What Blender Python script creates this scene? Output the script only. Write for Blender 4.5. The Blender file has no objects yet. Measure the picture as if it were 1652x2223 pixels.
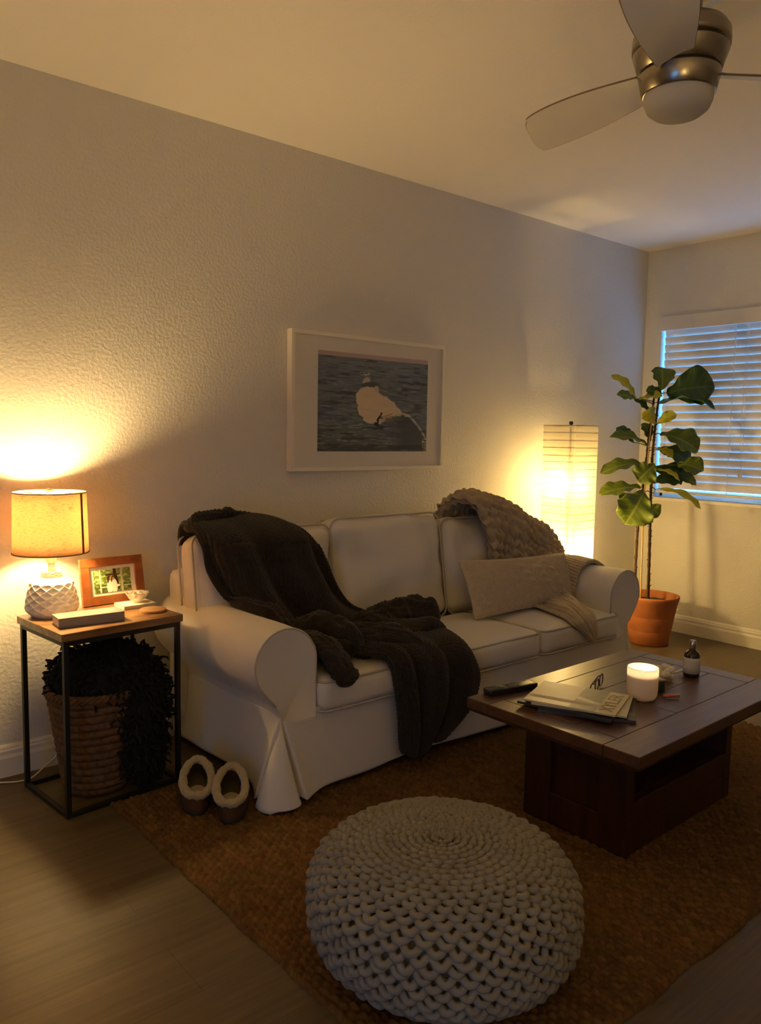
import bpy, bmesh, math, random
import numpy as np
from mathutils import Vector, Matrix, noise as mnoise
random.seed(7); rng = np.random.default_rng(7)
PI = math.pi
scene = bpy.context.scene
COL = scene.collection

# ------------------------------------------------------------------ objects
def tag(o, label=None, cat=None, group=None, kind=None):
    if label: o['label'] = label
    if cat: o['category'] = cat
    if group: o['group'] = group
    if kind: o['kind'] = kind
    return o

def thing(name, label, cat, loc=(0, 0, 0), rotz=0.0, group=None):
    o = bpy.data.objects.new(name, None)
    o.empty_display_size = 0.05
    COL.objects.link(o)
    o.location = loc
    o.rotation_euler = (0, 0, rotz)
    return tag(o, label, cat, group)

class MB:
    """collects vertices / faces of ONE mesh"""
    def __init__(s):
        s.v = []; s.f = []; s.uv = {}; s.n = 0
    def add(s, verts, faces):
        b = s.n
        verts = np.asarray(verts, float).reshape(-1, 3)
        s.v.append(verts); s.n += len(verts)
        for f in faces: s.f.append(tuple(int(i) + b for i in f))
        return b
    def box(s, c, d, m=None):
        x, y, z = [k / 2 for k in d]
        P = np.array([(-x,-y,-z),(x,-y,-z),(x,y,-z),(-x,y,-z),(-x,-y,z),(x,-y,z),(x,y,z),(-x,y,z)])
        if m is not None: P = P @ np.array(m.to_3x3()).T
        s.add(P + np.array(c), [(0,3,2,1),(4,5,6,7),(0,1,5,4),(1,2,6,5),(2,3,7,6),(3,0,4,7)])
        return s
    def grid(s, P, closed_u=False, closed_v=False, uv=None):
        P = np.asarray(P, float); nu, nv = P.shape[:2]
        b = s.add(P.reshape(-1, 3), [])
        F = []
        for i in range(nu if closed_u else nu - 1):
            i2 = (i + 1) % nu
            for j in range(nv if closed_v else nv - 1):
                j2 = (j + 1) % nv
                F.append((b + i*nv + j, b + i2*nv + j, b + i2*nv + j2, b + i*nv + j2))
        s.f += F
        if uv is not None:
            U = np.asarray(uv, float).reshape(-1, 2)
            for k in range(len(U)): s.uv[b + k] = U[k]
        return b
    def tube(s, path, r, n=8, caps=True, closed=False, squash=None):
        P = np.asarray(path, float); m = len(P)
        R = np.full(m, r, float) if np.isscalar(r) else np.asarray(r, float)
        T = np.gradient(P, axis=0) if not closed else (np.roll(P, -1, 0) - np.roll(P, 1, 0))
        T /= np.linalg.norm(T, axis=1)[:, None] + 1e-12
        up = np.array([0, 0, 1.0])
        if abs(T[0] @ up) > 0.9: up = np.array([0, 1.0, 0])
        N = np.zeros_like(P); x = np.cross(up, T[0]); N[0] = x / np.linalg.norm(x)
        for i in range(1, m):
            x = N[i-1] - T[i] * (N[i-1] @ T[i]); N[i] = x / (np.linalg.norm(x) + 1e-12)
        B = np.cross(T, N)
        a = np.linspace(0, 2*PI, n, endpoint=False)
        G = P[:, None, :] + R[:, None, None] * (np.cos(a)[None, :, None] * N[:, None, :] + np.sin(a)[None, :, None] * B[:, None, :] * (1 if squash is None else squash))
        b = s.grid(G, closed_u=closed, closed_v=True)
        if caps and not closed:
            s.f.append(tuple(b + k for k in range(n))[::-1])
            s.f.append(tuple(b + (m-1)*n + k for k in range(n)))
        return s
    def lathe(s, prof, n=48, c=(0, 0, 0), cap=True):
        prof = np.asarray(prof, float)
        a = np.linspace(0, 2*PI, n, endpoint=False)
        G = np.stack([prof[:, None, 0]*np.cos(a), prof[:, None, 0]*np.sin(a), np.repeat(prof[:, 1:2], n, 1)], -1) + np.array(c)
        b = s.grid(G, closed_v=True)
        if cap:
            if prof[0, 0] > 1e-6: s.f.append(tuple(b + k for k in range(n))[::-1])
            if prof[-1, 0] > 1e-6: s.f.append(tuple(b + (len(prof)-1)*n + k for k in range(n)))
        return s
    def prism(s, poly, axis, a0, a1):
        """polygon (2-D) extruded along an axis"""
        n = len(poly); V = []
        for a in (a0, a1):
            for (p, q) in poly:
                V.append({'x': (a, p, q), 'y': (p, a, q), 'z': (p, q, a)}[axis])
        F = [tuple(range(n))[::-1], tuple(range(n, 2*n))]
        for i in range(n):
            j = (i + 1) % n
            F.append((i, j, n + j, n + i))
        s.add(V, F)
        return s
    def build(s, name, mat, parent=None, smooth=False, bevel=0, seg=2, solid=0, sub=0, off=None, fix=True, solid_off=-1):
        V = np.concatenate(s.v) if s.v else np.zeros((0, 3))
        if off is not None: V = V - np.array(off)
        me = bpy.data.meshes.new(name)
        me.from_pydata([tuple(v) for v in V], [], s.f)
        if fix:
            bm = bmesh.new(); bm.from_mesh(me)
            bmesh.ops.remove_doubles(bm, verts=bm.verts, dist=1e-6)
            bmesh.ops.recalc_face_normals(bm, faces=bm.faces)
            bm.to_mesh(me); bm.free()
        elif s.uv:
            ul = me.uv_layers.new(name='UVMap')
            li = np.zeros(len(me.loops), int); me.loops.foreach_get('vertex_index', li)
            A = np.zeros((len(V), 2))
            for k, w in s.uv.items(): A[k] = w
            ul.data.foreach_set('uv', A[li].ravel())
        me.update()
        o = bpy.data.objects.new(name, me); COL.objects.link(o)
        if mat: me.materials.append(mat)
        if parent: o.parent = parent
        if smooth:
            me.polygons.foreach_set('use_smooth', [True]*len(me.polygons))
        if bevel:
            md = o.modifiers.new('bevel', 'BEVEL'); md.width = bevel; md.segments = seg; md.limit_method = 'ANGLE'
        if solid:
            md = o.modifiers.new('solid', 'SOLIDIFY'); md.thickness = solid; md.offset = solid_off
        if sub:
            md = o.modifiers.new('sub', 'SUBSURF'); md.levels = sub; md.render_levels = sub
        return o

def root_loc(o):
    while o.parent: o = o.parent
    return np.array(o.location)

def W(mb, name, mat, parent, **k):
    """build from world coordinates under an unrotated thing"""
    return mb.build(name, mat, parent, off=root_loc(parent), **k)

def copy_tree(o, parent=None):
    c = o.copy(); COL.objects.link(c)
    if parent: c.parent = parent
    for ch in list(o.children): copy_tree(ch, c)
    return c

# ------------------------------------------------------------------ numeric helpers
def cr(A, n, axis=0):
    """Catmull-Rom resampling along an axis"""
    A = np.moveaxis(np.asarray(A, float), axis, 0); m = len(A)
    t = np.linspace(0, m - 1, n); i = np.clip(t.astype(int), 0, m - 2); f = t - i
    f = f.reshape((-1,) + (1,)*(A.ndim-1))
    g = lambda k: A[np.clip(k, 0, m-1)]
    p0 = np.where((i == 0).reshape(f.shape), 2*A[0]-A[1], g(i-1)); p1 = g(i); p2 = g(i+1)
    p3 = np.where((i + 2 > m-1).reshape(f.shape), 2*A[-1]-A[-2], g(i+2))
    r = 0.5*(2*p1 + (p2-p0)*f + (2*p0-5*p1+4*p2-p3)*f*f + (3*p1-p0-3*p2+p3)*f**3)
    return np.moveaxis(r, 0, axis)

def normals(P):
    du = np.gradient(P, axis=0); dv = np.gradient(P, axis=1)
    n = np.cross(du, dv); return n / (np.linalg.norm(n, axis=-1, keepdims=True) + 1e-9)

def arclen(P):
    du = np.linalg.norm(np.diff(P, axis=0), axis=-1).mean(1); dv = np.linalg.norm(np.diff(P, axis=1), axis=-1).mean(0)
    u = np.concatenate([[0], np.cumsum(du)]); v = np.concatenate([[0], np.cumsum(dv)])
    return np.meshgrid(u, v, indexing='ij')

_lat = rng.random((64, 64))
def vn(x, y):
    """smooth value noise, 0..1"""
    x = np.asarray(x, float); y = np.asarray(y, float)
    xi = np.floor(x).astype(int); yi = np.floor(y).astype(int); fx = x - xi; fy = y - yi
    fx = fx*fx*(3-2*fx); fy = fy*fy*(3-2*fy)
    g = lambda a, b: _lat[a % 64, b % 64]
    return (g(xi, yi)*(1-fx)+g(xi+1, yi)*fx)*(1-fy) + (g(xi, yi+1)*(1-fx)+g(xi+1, yi+1)*fx)*fy
def fbm(x, y, o=4):
    r = 0; a = .5
    for k in range(o): r = r + a*vn(x*2**k + 17*k, y*2**k + 31*k); a *= .5
    return r / (1 - .5**o)

def basket_h(u, v, pu, pv, e=.6):
    k = np.floor(v/pv)
    return np.abs(np.sin(PI*(u/pu + .5*(k % 2))))**e * np.abs(np.sin(PI*v/pv))**e

# ------------------------------------------------------------------ materials
def nd(nt, t, **k):
    n = nt.nodes.new(t)
    for a, b in k.items():
        if a in n.inputs: n.inputs[a].default_value = b
        else: setattr(n, a, b)
    return n

def rgba(c): return (c[0], c[1], c[2], 1.0)

def mat(name, col, rough=.6, metal=0, spec=.5, var=0, vscale=8, vstretch=(1, 1, 1), col2=None, bump=0, bscale=60, bdist=.002, sheen=0, coat=0, trans=0):
    m = bpy.data.materials.new(name); m.use_nodes = True; nt = m.node_tree
    b = nt.nodes['Principled BSDF']
    b.inputs['Base Color'].default_value = rgba(col); b.inputs['Roughness'].default_value = rough
    b.inputs['Metallic'].default_value = metal; b.inputs['Specular IOR Level'].default_value = spec
    b.inputs['Sheen Weight'].default_value = sheen; b.inputs['Coat Weight'].default_value = coat
    tc = nd(nt, 'ShaderNodeTexCoord')
    if col2 is not None or var:
        mp = nd(nt, 'ShaderNodeMapping'); mp.inputs['Scale'].default_value = vstretch
        nt.links.new(tc.outputs['Object'], mp.inputs[0])
        n = nd(nt, 'ShaderNodeTexNoise', Scale=vscale, Detail=5.0, Roughness=.6)
        nt.links.new(mp.outputs[0], n.inputs['Vector'])
        r = nd(nt, 'ShaderNodeValToRGB')
        c2 = col2 if col2 is not None else tuple(x*(1-var) for x in col)
        r.color_ramp.elements[0].position = .3; r.color_ramp.elements[1].position = .7
        r.color_ramp.elements[0].color = rgba(c2); r.color_ramp.elements[1].color = rgba(col)
        nt.links.new(n.outputs['Fac'], r.inputs[0]); nt.links.new(r.outputs[0], b.inputs['Base Color'])
    if bump:
        n = nd(nt, 'ShaderNodeTexNoise', Scale=bscale, Detail=3.0)
        nt.links.new(tc.outputs['Object'], n.inputs['Vector'])
        bp = nd(nt, 'ShaderNodeBump', Strength=bump, Distance=bdist)
        nt.links.new(n.outputs['Fac'], bp.inputs['Height']); nt.links.new(bp.outputs[0], b.inputs['Normal'])
    return m

def translucent_mat(name, col, tcol, wt=.5, transp=0, var=0, vscale=200, vstretch=(1, 1, 1)):
    m = bpy.data.materials.new(name); m.use_nodes = True; nt = m.node_tree
    nt.nodes.remove(nt.nodes['Principled BSDF']); out = nt.nodes['Material Output']
    d = nd(nt, 'ShaderNodeBsdfDiffuse', Color=rgba(col)); t = nd(nt, 'ShaderNodeBsdfTranslucent', Color=rgba(tcol))
    mx = nd(nt, 'ShaderNodeMixShader'); mx.inputs[0].default_value = wt
    nt.links.new(d.outputs[0], mx.inputs[1]); nt.links.new(t.outputs[0], mx.inputs[2])
    last = mx
    if var:
        tc = nd(nt, 'ShaderNodeTexCoord'); mp = nd(nt, 'ShaderNodeMapping'); mp.inputs['Scale'].default_value = vstretch
        n = nd(nt, 'ShaderNodeTexNoise', Scale=vscale, Detail=3.0)
        nt.links.new(tc.outputs['Object'], mp.inputs[0]); nt.links.new(mp.outputs[0], n.inputs['Vector'])
        r = nd(nt, 'ShaderNodeValToRGB'); r.color_ramp.elements[0].position = .32; r.color_ramp.elements[1].position = .5
        r.color_ramp.elements[0].color = rgba([x*(1-var) for x in tcol]); r.color_ramp.elements[1].color = rgba(tcol)
        nt.links.new(n.outputs['Fac'], r.inputs[0]); nt.links.new(r.outputs[0], t.inputs['Color'])
    if transp:
        tr = nd(nt, 'ShaderNodeBsdfTransparent'); m2 = nd(nt, 'ShaderNodeMixShader'); m2.inputs[0].default_value = transp
        nt.links.new(mx.outputs[0], m2.inputs[1]); nt.links.new(tr.outputs[0], m2.inputs[2]); last = m2
    nt.links.new(last.outputs[0], out.inputs[0])
    return m

def emit_mat(name, col, s):
    m = bpy.data.materials.new(name); m.use_nodes = True; nt = m.node_tree
    nt.nodes.remove(nt.nodes['Principled BSDF'])
    e = nd(nt, 'ShaderNodeEmission', Color=rgba(col), Strength=s)
    nt.links.new(e.outputs[0], nt.nodes['Material Output'].inputs[0])
    return m

def glass_mat(name, col=(1, 1, 1), rough=0.0, ior=1.45):
    m = mat(name, col, rough); b = m.node_tree.nodes['Principled BSDF']
    b.inputs['Transmission Weight'].default_value = 1; b.inputs['IOR'].default_value = ior
    return m

def painted_mat(name, rough=.5, coat=0):
    m = bpy.data.materials.new(name); m.use_nodes = True; nt = m.node_tree; b = nt.nodes['Principled BSDF']
    a = nd(nt, 'ShaderNodeAttribute', attribute_name='paint')
    nt.links.new(a.outputs['Color'], b.inputs['Base Color'])
    b.inputs['Roughness'].default_value = rough; b.inputs['Coat Weight'].default_value = coat
    return m

def srgb(r, g, b):
    f = lambda c: (c/255/12.92) if c/255 <= .04045 else ((c/255+.055)/1.055)**2.4
    return (f(r), f(g), f(b))

def painted(name, P, colors, m, parent, solid=0):
    """a flat printed sheet: grid of points with a colour per point"""
    P = np.asarray(P, float); nu, nv = P.shape[:2]
    mb = MB(); mb.grid(P)
    o = mb.build(name, m, parent, fix=False)
    a = o.data.color_attributes.new('paint', 'FLOAT_COLOR', 'POINT')
    c = np.ones((nu*nv, 4)); c[:, :3] = np.asarray(colors).reshape(-1, 3)
    a.data.foreach_set('color', c.ravel())
    if solid:
        md = o.modifiers.new('solid', 'SOLIDIFY'); md.thickness = solid; md.offset = 0
    return o

def cushion(mb, c, half, r, bulge=(0, 0, 0), N=14, rx=0.0, seed=0, wr=.004, wscale=7, rz=0.0):
    """rounded, slightly stuffed box"""
    bm = bmesh.new(); bmesh.ops.create_cube(bm, size=2.0)
    bmesh.ops.subdivide_edges(bm, edges=bm.edges[:], cuts=N, use_grid_fill=True)
    h = Vector(half); V = []; M = Matrix.Rotation(rz, 3, 'Z') @ Matrix.Rotation(rx, 3, 'X')
    for v in bm.verts:
        p = Vector(v.co)
        # denser sampling towards the edges
        q = Vector([math.copysign(abs(k)**.75, k) for k in p])
        P = Vector([q[i]*h[i] for i in range(3)])
        inner = Vector([max(-(h[i]-r), min(h[i]-r, P[i])) for i in range(3)])
        d = P - inner
        if d.length > 1e-9: P = inner + d.normalized()*r
        for i in range(3):
            if bulge[i]:
                j, k = [x for x in range(3) if x != i]
                P[i] += math.copysign(1, q[i])*min(1, abs(P[i])/(h[i]-1e-6))*bulge[i]*(1-q[j]**2)*(1-q[k]**2)
        n = mnoise.noise(P*wscale + Vector((seed*3.1, seed*1.7, seed)))
        P += d.normalized()*n*wr*2 if d.length > 1e-9 else Vector((0, 0, 0))
        if wr > .005:
            k = max(0, abs(q[2])-.35)/.65
            cr_ = mnoise.noise(Vector((P.x*34+seed*5, P.z*5, seed))); P.y += math.copysign(1, q[1])*.0045*k*(1-abs(cr_)*3.2 if abs(cr_) < .31 else 0)*(abs(q[2]) < .97)
        V.append(tuple(Vector(c) + M @ P))
    bm.verts.index_update()
    F = [tuple(v.index for v in f.verts) for f in bm.faces]
    bm.free(); mb.add(V, F)
    return M

def rrect(hx, hy, r, n=8):
    pts = []
    for cx, cy, a0 in ((hx-r, hy-r, 0), (-hx+r, hy-r, PI/2), (-hx+r, -hy+r, PI), (hx-r, -hy+r, 1.5*PI)):
        for k in range(n+1):
            a = a0 + PI/2*k/n; pts.append((cx + r*math.cos(a), cy + r*math.sin(a)))
    return pts

def text_mesh(name, body, size, m, parent, M, ext=.0002):
    cu = bpy.data.curves.new('t', 'FONT'); cu.body = body; cu.size = size; cu.extrude = ext; cu.align_x = 'CENTER'; cu.align_y = 'CENTER'
    t = bpy.data.objects.new('t', cu); COL.objects.link(t)
    dg = bpy.context.evaluated_depsgraph_get(); dg.update()
    me = bpy.data.meshes.new_from_object(t.evaluated_get(dg)); me.name = name
    bpy.data.objects.remove(t); bpy.data.curves.remove(cu)
    me.transform(M)
    o = bpy.data.objects.new(name, me); COL.objects.link(o); me.materials.clear(); me.materials.append(m)
    o.parent = parent
    return o
# ================================================================== camera (solved from the photograph's vanishing points)
CAM = (0.0, -2.9128, 1.2290)
f_px, yaw, pitch, roll = 1713.29, 0.869396, 0.097213, 0.0178344
F = Vector((math.cos(yaw)*math.cos(pitch), math.sin(yaw)*math.cos(pitch), -math.sin(pitch)))
R0 = Vector((math.sin(yaw), -math.cos(yaw), 0)); U0 = R0.cross(F)
Rr = R0*math.cos(roll) + U0*math.sin(roll); Ur = -R0*math.sin(roll) + U0*math.cos(roll)
cd = bpy.data.cameras.new('camera'); cam = bpy.data.objects.new('camera', cd); COL.objects.link(cam)
cd.sensor_fit = 'HORIZONTAL'; cd.sensor_width = 36; cd.lens = f_px/1652*36; cd.clip_start = .02
MM = Matrix((( Rr.x, Ur.x, -F.x, CAM[0]), (Rr.y, Ur.y, -F.y, CAM[1]), (Rr.z, Ur.z, -F.z, CAM[2]), (0, 0, 0, 1)))
cam.matrix_world = MM
scene.camera = cam

# ================================================================== shared materials
M_wall = mat('wall paint', (.70, .66, .59), .75, bump=.7, bscale=80, bdist=.004)
M_ceil = mat('ceiling paint', (.88, .82, .72), .85, bump=.25, bscale=70, bdist=.003)
M_trim = mat('trim paint', (.80, .76, .68), .45)
M_white = mat('white painted wood', (.80, .77, .70), .4)
M_black_metal = mat('black steel', (.006, .006, .0065), .45)
M_slip = mat('white cotton slipcover', (.68, .625, .53), .92, bump=.25, bscale=420, bdist=.001, sheen=.15)
M_piping = mat('slipcover piping', (.50, .455, .38), .92)
M_steel = mat('brushed nickel', (.36, .31, .235), .27, metal=1, bump=.08, bscale=200)
M_dark = mat('dark gap', (.012, .011, .01), .7)

def floor_mat():
    m = bpy.data.materials.new('oak plank floor'); m.use_nodes = True; nt = m.node_tree; b = nt.nodes['Principled BSDF']
    tc = nd(nt, 'ShaderNodeTexCoord')
    br = nd(nt, 'ShaderNodeTexBrick', Scale=1.0)
    br.offset = .37; br.inputs['Brick Width'].default_value = 1.22; br.inputs['Row Height'].default_value = .178
    br.inputs['Mortar Size'].default_value = .0014; br.inputs['Mortar Smooth'].default_value = .2; br.inputs['Bias'].default_value = 0
    br.inputs['Color1'].default_value = rgba((.105, .073, .036)); br.inputs['Color2'].default_value = rgba((.132, .095, .050)); br.inputs['Mortar'].default_value = rgba((.085, .058, .028))
    nt.links.new(tc.outputs['Object'], br.inputs['Vector'])
    mp = nd(nt, 'ShaderNodeMapping'); mp.inputs['Scale'].default_value = (1.1, 22, 1); nt.links.new(tc.outputs['Object'], mp.inputs[0])
    n = nd(nt, 'ShaderNodeTexNoise', Scale=2.2, Detail=7.0, Roughness=.65, Distortion=.6); nt.links.new(mp.outputs[0], n.inputs['Vector'])
    r = nd(nt, 'ShaderNodeValToRGB'); r.color_ramp.elements[0].position = .3; r.color_ramp.elements[1].position = .72
    r.color_ramp.elements[0].color = (.56, .52, .47, 1); r.color_ramp.elements[1].color = (1.08, 1.05, 1.0, 1)
    nt.links.new(n.outputs['Fac'], r.inputs[0])
    mx = nd(nt, 'ShaderNodeMix', data_type='RGBA', blend_type='MULTIPLY'); mx.inputs[0].default_value = .9
    nt.links.new(br.outputs['Color'], mx.inputs[6]); nt.links.new(r.outputs[0], mx.inputs[7]); nt.links.new(mx.outputs[2], b.inputs['Base Color'])
    b.inputs['Roughness'].default_value = .42; b.inputs['Specular IOR Level'].default_value = .4
    bp = nd(nt, 'ShaderNodeBump', Strength=.25, Distance=.002); nt.links.new(n.outputs['Fac'], bp.inputs['Height']); nt.links.new(bp.outputs[0], b.inputs['Normal'])
    return m

def wood_mat(name, dark, light, stretch=(2, 30, 30), rough=.35, coat=0, scale=1.6):
    m = mat(name, light, rough, col2=dark, vscale=scale, vstretch=stretch, coat=coat)
    return m

# ================================================================== room shell
X0, X1, Y0, Y1, H = -1.7, 4.70, -5.2, 0.0, 2.44
def struct(mb, name, m, **k):
    return tag(mb.build(name, m, **k), kind='structure')
struct(MB().box(((X0+X1)/2, (Y0+Y1)/2, -.05), (X1-X0+.3, Y1-Y0+.3, .1)), 'floor', floor_mat())
struct(MB().box(((X0+X1)/2, (Y0+Y1)/2, H+.05), (X1-X0+.3, Y1-Y0+.3, .1)), 'ceiling', M_ceil)
struct(MB().box(((X0+X1)/2, .06, H/2), (X1-X0+.3, .12, H)), 'wall_back', M_wall)
# left wall, out of view, with a low glazed door opening
LY0, LY1, LZ0, LZ1 = -3.30, -2.60, .12, 1.15
w = MB()
w.box((X0-.07, (Y0+LY0)/2, H/2), (.14, LY0-Y0, H)); w.box((X0-.07, LY1/2, H/2), (.14, -LY1, H))
w.box((X0-.07, (LY0+LY1)/2, LZ0/2), (.14, LY1-LY0, LZ0)); w.box((X0-.07, (LY0+LY1)/2, (LZ1+H)/2), (.14, LY1-LY0, H-LZ1))
struct(w, 'wall_left', M_wall)
# wall with the window beside the plant
WY0, WY1, WZ0, WZ1 = -1.98, -.118, .862, 2.012
w = MB(); T = .14
w.box((X1+T/2, (WY1+0)/2, H/2), (T, -WY1, H)); w.box((X1+T/2, (Y0+WY0)/2, H/2), (T, WY0-Y0, H))
w.box((X1+T/2, (WY0+WY1)/2, WZ0/2), (T, WY1-WY0, WZ0)); w.box((X1+T/2, (WY0+WY1)/2, (WZ1+H)/2), (T, WY1-WY0, H-WZ1))
struct(w, 'wall_right', M_wall)
struct(MB().box(((X0+X1)/2, Y0-.06, H/2), (X1-X0+.3, .12, H)), 'wall_front', M_wall)

# baseboards with a stepped, moulded profile
prof = [(0, 0), (.0165, 0), (.0165, .068), (.014, .076), (.0125, .080), (.0125, .093), (.009, .099), (.009, .104), (.004, .113), (0, .113)]
struct(MB().prism([(-p, q) for p, q in prof], 'x', X0, X1), 'baseboard_back', M_trim)
mb = MB(); n = len(prof); V = []
for y in (Y0, -.012):
    for p, q in prof: V.append((X1-p, y, q))
mb.add(V, [tuple(range(n)), tuple(range(n, 2*n))[::-1]] + [(i, (i+1) % n, n+(i+1) % n, n+i) for i in range(n)])
struct(mb, 'baseboard_right', M_trim)

# window frame + glass
M_glass = glass_mat('window glass', (.95, .98, 1)); 
def window_pane_mat():
    m = bpy.data.materials.new('clear pane'); m.use_nodes = True; nt = m.node_tree
    nt.nodes.remove(nt.nodes['Principled BSDF'])
    t = nd(nt, 'ShaderNodeBsdfTransparent'); g = nd(nt, 'ShaderNodeBsdfGlossy', Roughness=.02); fr = nd(nt, 'ShaderNodeFresnel', IOR=1.45); mx = nd(nt, 'ShaderNodeMixShader')
    ge = nd(nt, 'ShaderNodeNewGeometry'); ml = nd(nt, 'ShaderNodeMath', operation='MULTIPLY_ADD'); ml.inputs[1].default_value = -1; ml.inputs[2].default_value = 1
    m2 = nd(nt, 'ShaderNodeMath', operation='MULTIPLY'); nt.links.new(ge.outputs['Backfacing'], ml.inputs[0]); nt.links.new(ml.outputs[0], m2.inputs[0]); nt.links.new(fr.outputs[0], m2.inputs[1])
    nt.links.new(m2.outputs[0], mx.inputs[0]); nt.links.new(t.outputs[0], mx.inputs[1]); nt.links.new(g.outputs[0], mx.inputs[2]); nt.links.new(mx.outputs[0], nt.nodes['Material Output'].inputs[0])
    return m
M_pane = window_pane_mat()
fx = X1 + .105; fw = .045
w = MB()
w.box((fx, (WY0+WY1)/2, WZ0+fw/2), (.05, WY1-WY0, fw)); w.box((fx, (WY0+WY1)/2, WZ1-fw/2), (.05, WY1-WY0, fw))
for y in (WY0+fw/2, WY1-fw/2+.03, (WY0+WY1)/2): w.box((fx, y, (WZ0+WZ1)/2), (.05, fw, WZ1-WZ0))
win = struct(w, 'window_1', M_white)
g = MB().box((fx, (WY0+WY1)/2, (WZ0+WZ1)/2), (.006, WY1-WY0-.02, WZ1-WZ0-.02)).build('pane', M_pane, win)
# sill ledge
struct(MB().box((X1+.02, (WY0+WY1)/2, WZ0-.012), (.10, WY1-WY0+.03, .022)), 'trim_1', M_trim, bevel=.004)
w = MB()
for y in (LY0+.03, (LY0+LY1)/2, LY1-.03): w.box((X0-.07, y, (LZ0+LZ1)/2), (.05, .06, LZ1-LZ0))
for z in (LZ0+.03, LZ1-.03): w.box((X0-.07, (LY0+LY1)/2, z), (.05, LY1-LY0, .06))
win2 = struct(w, 'window_2', M_white)
MB().box((X0-.07, (LY0+LY1)/2, (LZ0+LZ1)/2), (.006, LY1-LY0-.04, LZ1-LZ0-.04)).build('pane', M_pane, win2)

# horizontal slat blind in the window
bl = thing('window_blind', 'white horizontal slat blind closed over the window behind the plant', 'blind', (X1+.01, (WY0+WY1)/2, WZ0))
M_blind = mat('blind slat', (.72, .68, .62), .5); M_cord = mat('blind cord', (.85, .84, .82), .8)
by0, by1 = WY0+.015, WY1-.015
bc = (by0+by1)/2; blen = by1-by0
zt = 1.925
W(MB().box((X1-.012, (WY0+WY1)/2+.004, 1.968), (.016, WY1-WY0+.006, .088)), 'valance', M_blind, bl, bevel=.002)
W(MB().box((X1+.03, bc, 1.975), (.05, blen, .06)), 'head_rail', M_blind, bl, bevel=.003)
sp, ta = .0484, math.radians(76)
z = 1.668; 
while z + sp < 1.925: z += sp
ns = 0
slat_profile = [(-.025, 0), (-.013, .0012), (0, .0018), (.013, .0012), (.025, 0)]
while z > .935:
    P = []
    for t in slat_profile + [(a, b-.0026) for a, b in slat_profile[::-1]]:
        # room-side edge up
        P.append((X1+.03 - (t[0]*math.cos(ta) + t[1]*math.sin(ta)), z + t[0]*math.sin(ta) - t[1]*math.cos(ta)))
    mb = MB(); n = len(P)
    mb.add([(p, by0, q) for p, q in P] + [(p, by1, q) for p, q in P], [tuple(range(n)), tuple(range(n, 2*n))[::-1]] + [(i, n+i, n+(i+1) % n, (i+1) % n) for i in range(n)])
    W(mb, 'slat', M_blind, bl)
    z -= sp; ns += 1
W(MB().box((X1+.03, bc, .896), (.05, blen, .018)), 'bottom_rail', M_blind, bl, bevel=.004)
for y in (-.165, -.60, -1.03, -1.47, -1.88):
    m_ = MB(); m_.tube([(X1+.012, y, 1.95), (X1+.012, y, .905)], .0018, 6); W(m_, 'ladder_cord', M_cord, bl)
for y in (-.675, -.69):
    m_ = MB(); m_.tube([(X1-.003, y, 1.93), (X1-.004, y, 1.05)], .0012, 6); m_.lathe([(.001, 1.05), (.006, 1.035), (.007, 1.01), (.001, 1.008)], 10, (X1-.004, y, 0)); W(m_, 'pull_cord', M_cord, bl)

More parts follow.
